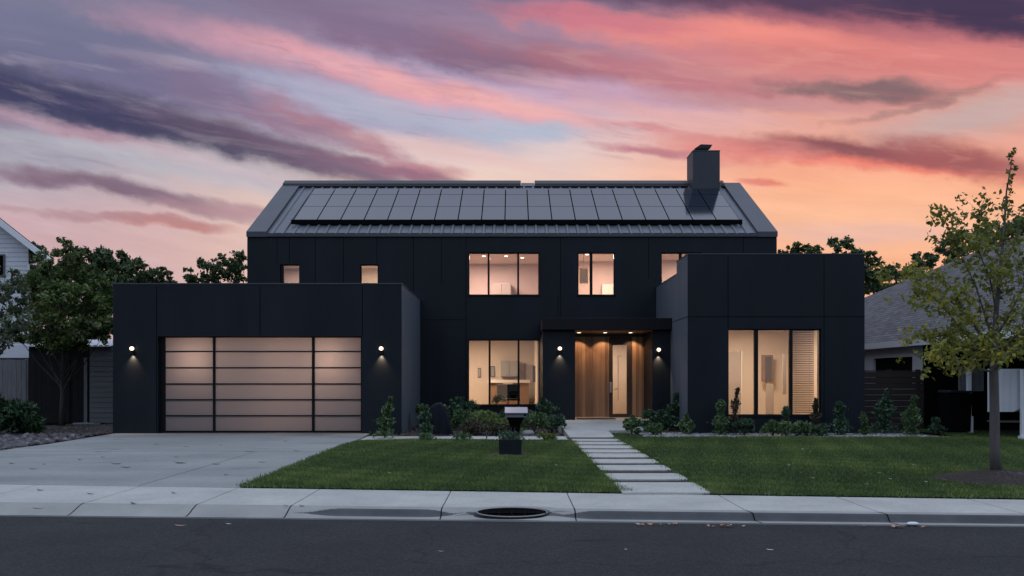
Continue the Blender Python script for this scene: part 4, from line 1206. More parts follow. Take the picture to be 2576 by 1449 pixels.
thing_box_set('interior_door','brown framed interior door in the right pane of the kitchen window','door',[('leaf',M['taupe'],[bx_(1322,1347,918,1012,BW,0.05)]),('door_frame',M['brown'],[bx_(1319,1321.8,914,1012,BW,0.07),bx_(1347.2,1350,914,1012,BW,0.07)])])
thing_box_set('wall_hanging','dark narrow hanging beside the interior door','wall hanging',[('cloth',M['darkpic'],[(X(1340,30.5),X(1347,30.5),30.46,30.48,Z(962,30.5),Z(920,30.5))])])
# dining chairs
def dchair(x, y, m1, label):
    r = empty('dining_chair', (x,y,0.28)); tag(r, label, 'chair', 'chairs behind the kitchen window')
    mb = MB(); mb.box(-0.22,0.22,-0.22,0.22,0.42,0.47); mb.build('seat', m1, r, bevel=0.01)
    mb = MB(); mb.box(-0.21,0.21,0.18,0.22,0.475,0.95); mb.build('backrest', m1, r, bevel=0.01)
    for sx in (-1,1):
        for sy in (-1,1):
            mb = MB(); mb.tube([(sx*0.19,sy*0.19,0.42),(sx*0.21,sy*0.21,0)],[0.018,0.012],6); mb.build('leg', M['brown'], r)
dchair(X(1265,29.6), 29.6, M['cab_grey'], 'grey dining chair left of the lit shade behind the kitchen window')
dchair(X(1292,28.9), 28.9, M['black'], 'black dining chair close behind the kitchen window')
r = empty('table_lamp', (X(1278,30.2),30.2,0.28)); tag(r, 'cream shaded standing lamp behind the kitchen window', 'lamp')
mb = MB(); mb.tube([(0,0,0),(0,0,0.62)],0.015,8); mb.lathe([(0,0),(0.14,0),(0.13,0.02),(0,0.03)],0,0,16); mb.build('lamp_stand', M['brown'], r)
mb = MB(); mb.box(-0.17,0.17,-0.12,0.12,0.63,0.97); mb.build('lamp_shade', M['cream'], r, bevel=0.01)
r = empty('potted_plant', (X(1257,28.2),28.2,0.28)); tag(r, 'leafy green potted plant behind the kitchen window', 'potted plant')
mb = MB(); mb.lathe([(0,0),(0.12,0),(0.16,0.3),(0.14,0.3),(0.13,0.26),(0,0.26)],0,0,16); mb.build('pot', M['taupe'], r, smooth=True)
P, rn = clump_points([(random.uniform(-.15,.15),random.uniform(-.1,.1),0.36+random.uniform(0,.22),0.13) for _ in range(6)], 1800); leaves_object('foliage', P, 0.09, LM['shrub'], r, rnd=rn)
# upstairs furniture
thing_box_set('wardrobe','taupe wardrobe at the back of the wide upstairs room','wardrobe',[('carcass',M['taupe'],[(X(1238,31.5),X(1286,31.5),31.0,31.57,3.12,Z(712,31.0))]),('wardrobe_door',M['taupe'],[(X(1239,31.0),X(1261.5,31.0),30.978,30.998,3.2,Z(714,31.0)),(X(1262.5,31.0),X(1285,31.0),30.978,30.998,3.2,Z(714,31.0))])])
r = empty('pendant_lamp', (X(1468,28.9),28.9,5.54)); tag(r, 'cream pendant lamp in the narrow upstairs pane', 'lamp')
mb = MB(); mb.tube([(0,0,0),(0,0,-0.5)],0.008,6); mb.build('cord', M['taupe'], r)
mb = MB(); mb.box(-0.14,0.14,-0.14,0.14,-0.98,-0.5); mb.build('lamp_shade', M['cream'], r, bevel=0.01)
thing_box_set('shelf_unit','low pale shelf unit in the upstairs room above the entrance','shelf',[('shelf_body',M['cab_white'],[(X(1512,30.9),X(1545,30.9),30.5,30.97,3.12,Z(716,30.6))])])
# wing room: door, column, pictures, blind
thing_box_set('interior_door','taupe interior door in the left pane of the tall wing window','door',[('leaf',M['taupe'],[(X(1826,26.9),X(1862,26.9),26.85,26.9,0.32,Z(886,26.9))]),('door_frame',M['cab_white'],[(X(1862.3,26.9),X(1866,26.9),26.83,26.92,0.32,Z(883,26.9))])])
thing_box_set('picture_frame','dark picture in the middle pane of the tall wing window','picture',[('frame',M['brown'],[(X(1915,26.9),X(1944,26.9),26.86,26.9,Z(960,26.9),Z(893,26.9))]),('mount',M['darkpic'],[(X(1926,26.8),X(1942,26.8),26.845,26.858,Z(958,26.8),Z(897,26.8))])],'pictures in the wing')
thing_box_set('partition_panel','tall grey partition panel in the middle pane of the tall wing window','partition',[('panel',M['taupe'],[(X(1926,26.2),X(1944,26.2),26.1,26.2,0.32,Z(965,26.2))])])
thing_box_set('picture_frame','narrow grey picture beside the blind in the wing window','picture',[('frame',M['taupe'],[(X(1968,25.6),X(1977,25.6),25.55,25.6,Z(992,25.6),Z(890,25.6))])],'pictures in the wing')
bl = empty('window_blind', (X(2026,DW),DW+0.2,WH[3])); tag(bl, 'beige horizontal slatted blind in the right pane of the wing window', 'blind')
mb = MB()
bx0, bx1 = X(1997,DW)-0, X(2054,DW); zt, zb_ = WH[3]-0.06, WH[2]+0.05; ns = 37
for k in range(ns):
    z = zt-(zt-zb_)*(k+0.5)/ns; w_ = 0.030
    mb.prism([(DW+0.19-0.018, z-0.013),(DW+0.19+0.018, z+0.013),(DW+0.19+0.018, z+0.016),(DW+0.19-0.018, z-0.010)], 'x', bx0, bx1)
local(mb, X(2026,DW), DW+0.2, WH[3]); mb.build('slats', M['blind'], bl)
mb = MB(); mb.box(bx0, bx1, DW+0.165, DW+0.215, WH[3]-0.055, WH[3]-0.005); 
for q in (0.2,0.8): mb.tube([(bx0+(bx1-bx0)*q,DW+0.19,zt),(bx0+(bx1-bx0)*q,DW+0.19,zb_)],0.003,4)
local(mb, X(2026,DW), DW+0.2, WH[3]); mb.build('head_rail', M['brown'], bl)
# door mat
mb = MB(); mb.box(-0.55,0.55,-0.3,0.3,0,0.018); o = mb.build('door_mat', M['mat'], bevel=0.004); o.location = (X(1500,25.4),25.5,0.251); tag(o, 'dark door mat in front of the wooden front door', 'mat')

# ================================================================== NEIGHBOURS
# right neighbour: low house with shingle hip roof
nb_ = empty('neighbour_house', (14,30,0)); tag(nb_, 'low white house with big grey shingle roof behind the young tree', 'house')
def Nn(mb, name, mats, parent=None, **kw): local(mb, 14, 30); return mb.build(name, mats, parent or nb_, **kw)
mb = MB(); ex = 11.24
zE = 2.50
wx = 11.36
for (a,b) in (((19.5,0),(48,0)),): pass
# west wall with a dark opening
def wall_yz(mb, y0,y1,z0,z1,x0,x1,hole=None):
    if hole is None: mb.box(x0,x1,y0,y1,z0,z1); return
    a,b,c,d = hole
    mb.box(x0,x1,y0,a,z0,z1); mb.box(x0,x1,b+0.001,y1,z0,z1); mb.box(x0,x1,a+0.001,b,z0,c); mb.box(x0,x1,a+0.001,b,d,z1)
wall_yz(mb, 24.3, 47, 0, 2.45, wx, wx+0.2, (24.9,27.6,1.2,2.05))
for k in range(12): mb.box(wx-0.006, wx, 19.6, 47, 0.25+k*0.185, 0.262+k*0.185) if False else None
Nn(mb, 'wall', M['white_siding'])
mb = MB(); mb.box(wx+0.08, wx+0.12, 24.9, 27.6, 1.2, 2.05); Nn(mb, 'window', M['black'])
mb = MB()
Av, Bv, Cv, Dv = (ex,19.0,zE), (ex,50,zE), (16.2,29.2,5.95), (40,29.2,5.95)
mb.poly([(ex,18.8,zE),(16.2,24.0,5.95),(16.2,29.2,5.95),(ex,48.5,zE)])
mb.poly([(ex,18.8,zE),(40,18.8,zE),(40,24.0,5.95),(16.2,24.0,5.95)])
mb.poly([(16.2,24,5.95),(40,24,5.95),(40,29.2,5.95),(16.2,29.2,5.95)])
mb.poly([(ex,48.5,zE),(16.2,29.2,5.95),(40,29.2,5.95),(40,48.5,zE)])
rf = Nn(mb, 'roof', M['shingle'])
mb = MB(); mb.box(ex-0.06, ex-0.002, 18.7, 48.6, zE-0.16, zE+0.03); mb.box(ex-0.06, 40, 18.7, 18.798, zE-0.16, zE+0.03); mb.box(ex, wx+0.1, 18.82, 48, zE-0.15, zE-0.12)
Nn(mb, 'fascia', M['white_trim'], rf)
# porch of the neighbour: white board-and-batten apron on posts
pr = empty('porch', (11.6,20.6,0)); tag(pr, 'dark open porch with white boarded apron and slim posts beside the right house', 'porch')
def Pp(mb, name, mats, **kw): local(mb, 11.6, 20.6); return mb.build(name, mats, pr, **kw)
D1 = 20.4
mb = MB(); xa, xb = X(2487,D1), X(2640,D1)
npan = 10
pts = [(xa, Z(1036,D1)), (X(2550,D1), Z(1036,D1)), (X(2562,D1), Z(1030,D1)), (X(2576,D1), Z(1022,D1)), (xb, Z(1020,D1)), (xb, Z(928,D1)), (xa, Z(928,D1))]
mb.prism(pts, 'y', D1, D1+0.05)
for k in range(9):
    xx = xa + (xb-xa)*(k+0.02)/9; mb.box(xx, xx+0.02, D1-0.015, D1-0.001, Z(1030,D1), Z(930,D1))
Pp(mb, 'apron', M['white_siding'])
D2 = 22.9
mb = MB(); xa, xb = X(2413,D2), X(2475,D2); mb.box(xa, xb, D2, D2+0.05, Z(984,D2), Z(925,D2))
for k in range(6): xx = xa+(xb-xa)*k/6; mb.box(xx, xx+0.025, D2-0.015, D2-0.001, Z(984,D2), Z(927,D2))
Pp(mb, 'apron', M['fence_pale'])
for px, D in ((2437,22.8),(2574,20.3)):
    mb = MB(); xx = X(px,D); mb.box(xx-0.05, xx+0.05, D-0.05, D+0.05, 0.0, Z(930,D)); mb.box(xx-0.08, xx+0.08, D-0.08, D+0.08, 0.0, 0.45 if px < 2500 else 0.1)
    Pp(mb, 'post', M['white_trim'], bevel=0.006)
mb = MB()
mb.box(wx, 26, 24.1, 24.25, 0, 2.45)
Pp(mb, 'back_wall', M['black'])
for z in (0.35, 0.62): 
    mb = MB(); mb.box(X(2505,21.5), X(2572,21.5), 21.5, 21.9, z, z+0.04); Pp(mb, 'bench_slat', M['grey_siding'])
# dark bins between fence and porch
mb = MB(); mb.prism([(-0.26,0.05),(0.26,0.05),(0.30,1.05),(-0.30,1.05)], 'y', -0.3, 0.3); b1 = empty('wheeled_bin', (X(2402,22.9),22.9,0)); mb.build('bin_body', M['black'], b1, bevel=0.02)
mb = MB(); mb.prism([(-0.32,1.055),(0.32,1.055),(0.30,1.11),(-0.28,1.13)], 'y', -0.34, 0.32); mb.build('lid', M['planter'], b1, bevel=0.02)
for sx in (-1,1):
    mb = MB(); mb.tube([(sx*0.22,0.28,0.09),(sx*0.27,0.28,0.09)], 0.09, 14); mb.build('wheel', M['frame'], b1)
tag(b1, 'black wheeled bin at the right end of the brown fence', 'bin')

# brown fence to the right of the wing
def fence(name, x0, x1, y, z0, z1, mm, label, boards='h', pitch=0.14, posts=3, parent_extra=None):
    r = empty(name, ((x0+x1)/2, y, 0)); tag(r, label, 'fence')
    cx = (x0+x1)/2
    mb = MB()
    if boards == 'h':
        z = z0
        while z < z1-0.01: mb.box(x0-cx, x1-cx, -0.012+random.uniform(-.003,.003), 0.012, z, min(z+pitch-0.008, z1)); z += pitch
    else:
        x = x0
        while x < x1-0.01: mb.box(x-cx, min(x+pitch-0.008,x1)-cx, -0.012+random.uniform(-.004,.004), 0.012, z0, z1+random.uniform(-.02,.02)); x += pitch
    mb.build('boards', mm, r)
    for k in range(posts):
        xx = x0 + (x1-x0)*k/(posts-1) - cx
        mb = MB(); mb.box(xx-0.05, xx+0.05, 0.013, 0.11, 0, z1+0.03); mb.build('post', mm, r)
    return r
fence('wooden_fence', X(2165,24.2), X(2385,24.2), 24.2, 0.02, Z(932,24.2), M['fence_brown'], 'dark brown board fence between the navy wing and the right house', 'h', 0.16, 4)

# left neighbour: white gabled house
ln = empty('neighbour_house', (-20,31,0)); tag(ln, 'white clapboard house with pitched roof cut off by the left edge', 'house')
def Ln(mb, name, mats, parent=None, **kw):
    mb.v = [(a-max(0,b-D3)*0.85, b, c) for a,b,c in mb.v]; local(mb, -20, 31); return mb.build(name, mats, parent or ln, **kw)
D3 = 30.0
wr = X(72,D3)
eave = (X(118,D3-0.4), Z(648,D3-0.4)); top_ = (X(-160,D3-0.4), Z(430,D3-0.4))
slope = (top_[1]-eave[1])/(top_[0]-eave[0])
def rzl(x): return eave[1] + slope*(x-eave[0])
mb = MB()
z = 0; xL = -27.0
# clapboards as overlapping strips
while z < rzl(xL):
    # right limit by the roof line
    zz = z+0.155
    xr = min(wr, eave[0] + (zz+0.08-eave[1])/slope)
    if xr <= xL: break
    mb.prism([(D3-0.022,z),(D3,z+0.0),(D3,zz+0.01),(D3-0.004,zz+0.01)], 'x', xL, xr)
    z = zz-0.005 if False else zz
mb.prism([(xL,0),(wr-0.01,0),(wr-0.01,rzl(wr-0.01)-0.1),(xL,rzl(xL)-0.1)], 'y', D3+0.002, 40)
Ln(mb, 'wall', M['white_siding'])
mb = MB(); n_ = Vector((-slope,0,1)).normalized()
xt = xL
mb.prism([(eave[0],eave[1]),(xt,rzl(xt)),(xt,rzl(xt)+0.16),(eave[0],eave[1]+0.10)], 'y', D3-0.40, 41)
lr = Ln(mb, 'roof', M['ridge'])
mb = MB(); mb.prism([(eave[0]+0.02,eave[1]-0.17),(xt,rzl(xt)-0.19),(xt,rzl(xt)+0.10),(eave[0]+0.02,eave[1]+0.05)], 'y', D3-0.46, D3-0.402)
Ln(mb, 'bargeboard', M['white_trim'], lr)
mb = MB(); mb.prism([(eave[0]-0.02,eave[1]-0.03),(xt,rzl(xt)-0.03),(xt,rzl(xt)-0.005),(eave[0]-0.02,eave[1]-0.005)], 'y', D3-0.40, D3-0.001)
Ln(mb, 'soffit', M['white_siding'], lr)
mb = MB(); mb.tube([(eave[0]-0.05,D3-0.1,eave[1]-0.05),(wr+0.06,D3-0.1,eave[1]-0.2),(wr+0.06,D3-0.1,0.1)],0.035,8); Ln(mb, 'downpipe', M['white_trim'])
mb = MB(); mb.box(X(-40,D3), X(14,D3), D3-0.05, D3-0.023, Z(697,D3), Z(640,D3)); wf_ = Ln(mb, 'window', M['grey_siding'])
mb = MB(); mb.box(X(-36,D3), X(10,D3), D3-0.056, D3-0.051, Z(694,D3), Z(643,D3)); Ln(mb, 'pane', M['black'], wf_)
# lower lean-to with pale roof edge
mb = MB(); mb.box(xL, X(75,29.3), 29.3, 29.9, Z(900,29.3), Z(868,29.3)); Ln(mb, 'lean_to', M['white_siding'])
fence('picket_fence', -26, X(66,28.0), 28.0, 0.05, Z(905,28.0), M['fence_pale'], 'weathered pale vertical board fence at the far left', 'v', 0.15, 8)

# shed beside the garage
sh = empty('garden_shed', (-13,27.6,0)); tag(sh, 'dark shed with grey side boards and pale corrugated roof edge left of the garage', 'shed')
def Ss(mb, name, mats, **kw): local(mb, -13, 27.6); return mb.build(name, mats, sh, **kw)
D4 = 27.3
sx0, sxm, sx1 = X(72,D4), X(226,D4), X(300,D4)
zt_ = Z(870,D4)
mb = MB(); z = 0.05
while z < zt_-0.02:
    mb.prism([(D4-0.02,z),(D4,z),(D4,z+0.165),(D4-0.006,z+0.165)], 'x', sxm, sx1); z += 0.16
Ss(mb, 'side_boards', M['grey_siding'])
mb = MB(); mb.box(sx0, sxm-0.001, D4+0.01, D4+0.05, 0, zt_); mb.box(sx0, sx1, D4+0.06, D4+2.2, 0, zt_-0.05)
for k in range(9): xx = sx0+0.2+k*0.19; mb.box(xx, xx+0.012, D4+0.004, D4+0.009, 0, zt_)
Ss(mb, 'dark_wall', M['dark_siding'])
mb = MB(); mb.box(X(212,D4),X(220,D4),D4-0.03,D4-0.001,0.02,Z(900,D4)); Ss(mb, 'corner_trim', M['fence_pale'])
mb = MB(); mb.box(X(118,D4),X(176,D4),D4-0.03,D4+0.003,0.05,Z(905,D4)); dd_ = Ss(mb, 'shed_door', M['dark_siding'])
mb = MB()
x = X(64,D4); xe = X(284,D4)
prev = None
P_=[]; k=0
while x < xe: P_.append((x, 0.05*abs(math.sin(k*0.785)))); x += 0.045; k += 1
for (a,za),(b,zb) in zip(P_[:-1],P_[1:]):
    mb.quad((a,D4-0.18,zt_+za-0.02),(b,D4-0.18,zt_+zb-0.02),(b,D4+2.3,zt_+0.25+zb),(a,D4+2.3,zt_+0.25+za))
    mb.quad((a,D4-0.18,zt_-0.035),(b,D4-0.18,zt_-0.035),(b,D4-0.18,zt_+zb-0.02),(a,D4-0.18,zt_+za-0.02))
Ss(mb, 'corrugated_roof', M['white_siding'])
# timber log edging and pale stone by the garage corner
mb = MB(); mb.tube([(X(185,26.2),26.2,0.06),(X(215,26.1),26.1,0.07),(X(252,26.0),26.0,0.06)],[0.04,0.045,0.035],8); local(mb, X(215,26.1),26.1,0)
o = mb.build('log', M['fence_pale'], smooth=True); o.location = (X(215,26.1),26.1,0); tag(o, 'thin pale log lying before the dark shed', 'log')

# ================================================================== LAWN THINGS
# planter with shrub and the post box behind it
PX, PY = X(1283.5,16.1), 16.25
r = empty('planter', (PX,PY,0)); tag(r, 'square charcoal planter standing on the left lawn', 'planter')
def ring(w, z): return [(-w,-w,z),(w,-w,z),(w,w,z),(-w,w,z)]
mb = MB(); A_, B_, C_, E_ = ring(0.20,0.01), ring(0.21,0.31), ring(0.175,0.31), ring(0.17,0.25)
for a,b in ((A_,B_),(B_,C_),(C_,E_)):
    for k in range(4): j=(k+1)%4; mb.quad(a[k],a[j],b[j],b[k])
mb.build('pot', M['planter'], r)
mb = MB(); mb.poly(E_); mb.build('potting_soil', M['soil'], r)
cirp = [(PX+0.40*math.cos(t), PY-0.03+0.30*math.sin(t)) for t in np.linspace(0,6.28,20,endpoint=False)]
pebbles('mulch', cirp, 900, 0.02, 0.05, mm_, 0.01, 'dark mulch scattered round the square planter', 'mulch')
r = empty('shrub', (PX,PY,0.25)); 
pts = [(random.gauss(0,0.11),random.gauss(0,0.08),random.uniform(0.0,0.20)) for _ in range(420)]
leaves_object('foliage', np.array(pts), 0.07, LM['shrub2'], r, aspect=0.4)
mb = MB(); [mb.tube([(0,0,0),(random.uniform(-.1,.1),random.uniform(-.05,.05),0.28)],[0.008,0.003],4) for _ in range(6)]; mb.build('stem', M['darkbark'], r)
leaves_object('grass_tuft', np.array([(random.uniform(-.2,.2),-0.12+random.uniform(-.05,.05),random.uniform(0.04,.13)) for _ in range(60)]), 0.11, LM['pale'], r, aspect=0.2)
tag(r, 'dark green shrub growing in the square charcoal planter', 'shrub')
MX, MY = X(1296,16.9), 16.9
r = empty('post_box', (MX,MY,0)); tag(r, 'silver topped box on a flared black stand above the planter', 'letterbox')
mb = MB()
prof = [(0.06,0.0),(0.06,0.30),(0.085,0.42),(0.10,0.55),(0.15,0.66),(0.19,0.71)]
for (w0_,z0_),(w1_,z1_) in zip(prof[:-1],prof[1:]):
    a, b = ring(w0_,z0_), ring(w1_,z1_)
    for k in range(4): j=(k+1)%4; mb.quad(a[k],a[j],b[j],b[k])
mb.poly(ring(0.19,0.71)); mb.build('stand', M['black'], r)
zb0, zb1 = Z(1050,16.7), Z(1028,16.9)
mb = MB()
xa, xb = X(1271,16.7)-MX, X(1326,16.7)-MX
mb.prism([(-0.20,zb0),(0.2,zb0),(0.2,zb1),(0.16,zb1+0.01),(-0.18,zb0+0.075)], 'x', xa, xb)
mb.build('box', M['boxgrey'], r, bevel=0.004)
mb = MB(); mb.prism([(-0.22,zb0+0.08),(0.16,zb1+0.013),(0.21,zb1+0.012),(0.21,zb1+0.022),(0.16,zb1+0.024),(-0.22,zb0+0.09)], 'x', xa-0.008, xb+0.012); mb.build('lid', M['silver'], r)
mb = MB(); mb.box(xb-0.06, xb-0.02, -0.207, -0.2005, zb0+0.03, zb0+0.065); mb.build('lock', M['black'], r)

# slate boulder
BD = 22.0
outl = [(1093,1098),(1085,1070),(1079,1040),(1083,1022),(1094,1014),(1107,1012),(1118,1022),(1127,1042),(1134,1070),(1140,1098)]
bo = [(X(p,BD)-X(1112,BD), Z(q,BD)) for p,q in outl]
mb = MB(); n_ = len(bo); lays = [(-0.17,0.72),(-0.14,0.9),(-0.05,1.0),(0.10,1.0),(0.17,0.86),(0.2,0.6)]
for yy_, sc_ in lays:
    for (a_,b_) in bo: mb.v.append((a_*sc_-0.02*(1-sc_)+0.01*math.sin(b_*23+yy_*30), yy_+0.015*math.sin(a_*30+b_*17), b_*(0.75+0.25*sc_)))
for k in range(len(lays)-1):
    for q in range(n_): j=(q+1)%n_; mb.f.append((k*n_+q,k*n_+j,(k+1)*n_+j,(k+1)*n_+q)); mb.m.append(0)
mb.f.append(tuple(range(n_))); mb.m.append(0); mb.f.append(tuple((len(lays)-1)*n_+q for q in reversed(range(n_)))); mb.m.append(0)
o = mb.build('boulder', M['stone'], bevel=0.02); o.location = (X(1112,BD), BD, 0.0); tag(o, 'tall dark slate boulder leaning left among the shrubs', 'boulder')
for i,(px,D,s,lab) in enumerate(((1330,22.2,0.12,'small rounded grey rock under the shrubs by the path'),(1222,21.9,0.10,'small brown rock at the edge of the middle bed'),(1610,23.2,0.13,'small pale rock beside the entrance landing'))):
    bm = bmesh.new(); bmesh.ops.create_icosphere(bm, subdivisions=2, radius=s)
    for v in bm.verts: v.co = Vector((v.co.x*1.3, v.co.y, v.co.z*0.7))*(1+0.12*math.sin(v.co.x*40+v.co.y*31+i))
    me = bpy.data.meshes.new('rock'); bm.to_mesh(me); bm.free(); me.materials.append(M['kerbtop'] if i != 1 else M['fence_pale']); me.polygons.foreach_set('use_smooth',[True]*len(me.polygons))
    o = bpy.data.objects.new('rock', me); col.objects.link(o); o.location = (X(px,D),D,s*0.4); tag(o, lab, 'rock', 'rocks in the beds')

# ================================================================== PLANTS
gp = 'shrubs planted in the beds by the dark house'
S = shrub
S(967,1105,20.7,42,104,'cone','shrub','upright leafy shrub before the right pier of the garage', n=620, leaf=0.10)
S(1073,1112,20.8,48,66,'cone','shrub2','bushy shrub at the left foot of the slate boulder', n=520, leaf=0.10)
S(1088,1095,24.4,80,75,'round','shrub','loose shrub in the corner behind the slate boulder', n=620, leaf=0.13)
S(1165,1080,25.6,90,86,'round','shrub2','spreading shrub at the left corner of the kitchen window', n=750, leaf=0.14)
S(1165,1085,23.8,70,60,'round','shrub','mid green shrub right of the slate boulder', n=520, leaf=0.12)
S(1215,1090,22.9,90,52,'round','lime','lime green leafy shrub below the kitchen window', n=520, leaf=0.13)
S(1262,1092,22.6,60,40,'round','lime','smaller lime green shrub left of the post box', n=320, leaf=0.12)
S(1190,1096,21.9,90,34,'round','brown','low russet plant right of the slate boulder', n=480, leaf=0.10)
S(1250,1096,21.8,70,32,'round','brown','low russet plant left of the planter', n=420, leaf=0.10)
S(1340,1095,22.3,80,62,'round','shrub','dense green shrub right of the post box', n=620, leaf=0.12)
S(1390,1096,22.8,70,50,'round','shrub2','low dark shrub at the left edge of the entrance landing', n=480, leaf=0.12)
S(1378,1075,24.4,66,78,'cone','shrub2','upright shrub against the left entrance pier', n=520, leaf=0.14)
S(1290,1075,25.4,110,46,'round','shrub2','dark shrub directly under the kitchen window', n=620, leaf=0.13)
S(1165,1113,20.2,50,16,'round','shrub','tiny spreading plant on the flagstone strip right of the boulder', n=160, leaf=0.08)
S(1377,1113,20.1,52,17,'round','lime','tiny lime green plant on the flagstone strip by the path', n=170, leaf=0.09)
S(1075,1113,20.1,60,14,'round','shrub','tiny low plant on the flagstone strip left of the boulder', n=150, leaf=0.08)
S(1590,1095,22.1,52,52,'round','shrub','small green shrub right of the entrance landing', n=420, leaf=0.10)
S(1643,1100,21.8,46,38,'round','shrub','small low shrub before the right entrance pier', n=360, leaf=0.10)
S(1655,1080,23.8,90,56,'round','shrub2','dark spreading shrub under the right sconce', n=620, leaf=0.13)
S(1693,1080,23.7,56,96,'cone','shrub2','tall thin shrub against the side of the navy wing', n=420, leaf=0.12)
S(1728,1088,22.1,48,50,'cone','shrub','shrub at the left front corner of the navy wing', n=420, leaf=0.10)
S(1812,1092,21.9,56,88,'cone','shrub','leafy shrub left of the tall wing window', n=560, leaf=0.11)
S(1846,1092,22.15,50,118,'cone','brown','tall thin twiggy shrub silhouetted in the wing window left pane', n=300, leaf=0.10)
S(1872,1092,21.7,58,46,'round','shrub2','rounded shrub below the wing window left pane', n=460, leaf=0.10)
S(1945,1096,21.5,70,40,'round','shrub','low shrub under the wing window middle pane', n=460, leaf=0.10)
S(1975,1090,22.1,44,70,'cone','shrub2','upright shrub poking into the wing window middle pane', n=300, leaf=0.10)
S(2005,1096,21.4,70,40,'round','shrub','low shrub under the wing window right pane', n=460, leaf=0.10)
S(2050,1090,22.1,46,90,'cone','brown','thin twiggy shrub silhouetted against the blind', n=260, leaf=0.10)
S(2060,1096,21.5,56,34,'round','shrub2','small dark shrub right below the blind', n=320, leaf=0.09)
S(2115,1092,21.8,54,84,'cone','shrub2','pointed shrub at the right part of the navy wing', n=460, leaf=0.10)
S(2176,1094,21.8,46,58,'cone','shrub','short pointed shrub at the right corner of the navy wing', n=360, leaf=0.10)
S(2223,1092,22.3,64,112,'cone','shrub2','tallest pointed shrub before the brown fence', n=620, leaf=0.11)
S(2291,1096,21.8,66,98,'cone','shrub','dense pointed shrub before the brown fence, last but one', n=760, leaf=0.10)
S(2355,1094,22.4,44,40,'cone','shrub2','small shrub at the right end of the gravel bed', n=260, leaf=0.10)
# left broad-leaved bushes
gl = 'broad-leaved bushes at the left edge'
S(20,1090,22.0,120,110,'round','bigleaf','large broad-leaved bush at the far left edge', gl, n=700, leaf=0.22, name='bush', cat='bush')
S(75,1092,22.6,100,70,'round','bigleaf','lower broad-leaved bush beside the dark shed', gl, n=520, leaf=0.20, name='bush', cat='bush')
S(-90,1090,22.0,140,120,'round','bigleaf','broad-leaved bush cut off by the left edge', gl, n=500, leaf=0.22, name='bush', cat='bush')

# left tree in front of the shed
def crown_tree(name, px, D, base_px_trunk, cl_px, per, leaf, lm, label, group=None, r0=0.06, bark='darkbark', h_top=None, nb=9):
    """cl_px: clumps given as (px, py, depth offset, radius px) -> real clumps round the trunk"""
    bx = X(px, D); root = empty(name, (bx, D, 0))
    cl = []
    for (a, b, dd, rp) in cl_px: 
        Dd = D+dd; cl.append((X(a,Dd)-bx, dd, Z(b,Dd), rp/2207*Dd))
    cx = sum(c[0] for c in cl)/len(cl); zt = max(c[2] for c in cl); 
    mb = MB(); K = 8; rr = random.Random(int(px)+5)
    tr = [Vector((cx*0.6*(k/K)**1.5+rr.uniform(-.03,.03), rr.uniform(-.03,.03), zt*0.92*k/K)) for k in range(K+1)]; tr[0] = Vector((0,0,0))
    mb.tube(tr, [r0*(1.2 if k==0 else 1)*(1-0.85*k/K) for k in range(K+1)], 9)
    for (x_,y_,z_,r_) in cl:
        t = min(0.85, max(0.2, (z_-0.25*zt)/zt*0.9)); k0 = int(t*K); p = tr[k0].lerp(tr[min(K,k0+1)], t*K-k0)
        e = Vector((x_,y_,z_)); m_ = p.lerp(e,0.5)+Vector((0,0,-0.05*(e-p).length))
        mb.tube([p,m_,e],[r0*0.3*(1-t)+0.008, r0*0.2*(1-t)+0.006, 0.004],5,cap=False)
    mb.build('trunk', M[bark], root, smooth=True)
    # split each clump into small tufts so the outline is uneven
    tuft = []
    for (x_,y_,z_,r_) in cl:
        for q in range(13):
            d = rng.normal(size=3); d /= np.linalg.norm(d); s_ = r_*rng.uniform(0.35,0.95)
            tuft.append((x_+d[0]*s_, y_+d[1]*s_, z_+d[2]*s_*0.9, r_*rng.uniform(0.28,0.52)))
    P, rn = clump_points(tuft, per*dens, 0.2)
    leaves_object('crown', P, leaf, LM[lm], root, rnd=rn, aspect=0.5)
    tag(root, label, 'tree', group); return root
gb = 'trees behind the houses'; dens = 1.0
crown_tree('garden_tree', 156, 25.6, 0,
  [(160,610,0,16),(165,640,0,34),(120,680,-.5,48),(190,690,.5,50),(240,700,0,42),(90,730,0,46),(150,740,-.8,60),(215,750,-.6,55),(258,770,0,36),(60,780,0,40),(110,800,-.6,52),(180,810,-.8,58),(235,820,-.4,42),(70,830,0,36),(150,855,-.4,44),(210,860,-.3,40),(110,860,0,34),(255,720,.6,34),(60,710,.6,30),(268,800,0,34),(262,842,.2,28),(40,840,0,30),(272,740,.3,22),(135,700,.8,44),(185,650,.4,28)],
  1500, 0.13, 'mid', 'dense green tree standing before the dark shed left of the garage', r0=0.07)
crown_tree('garden_tree', -40, 22.5, 0, [(0,730,0,46),(30,700,0,30),(40,760,0,42),(-30,780,0,60),(30,820,-.3,42),(0,850,0,44),(60,800,.2,28),(-60,700,0,60),(-20,870,0,30)], 900, 0.12, 'pale', 'pale leaved tree reaching in from the far left edge', r0=0.08)
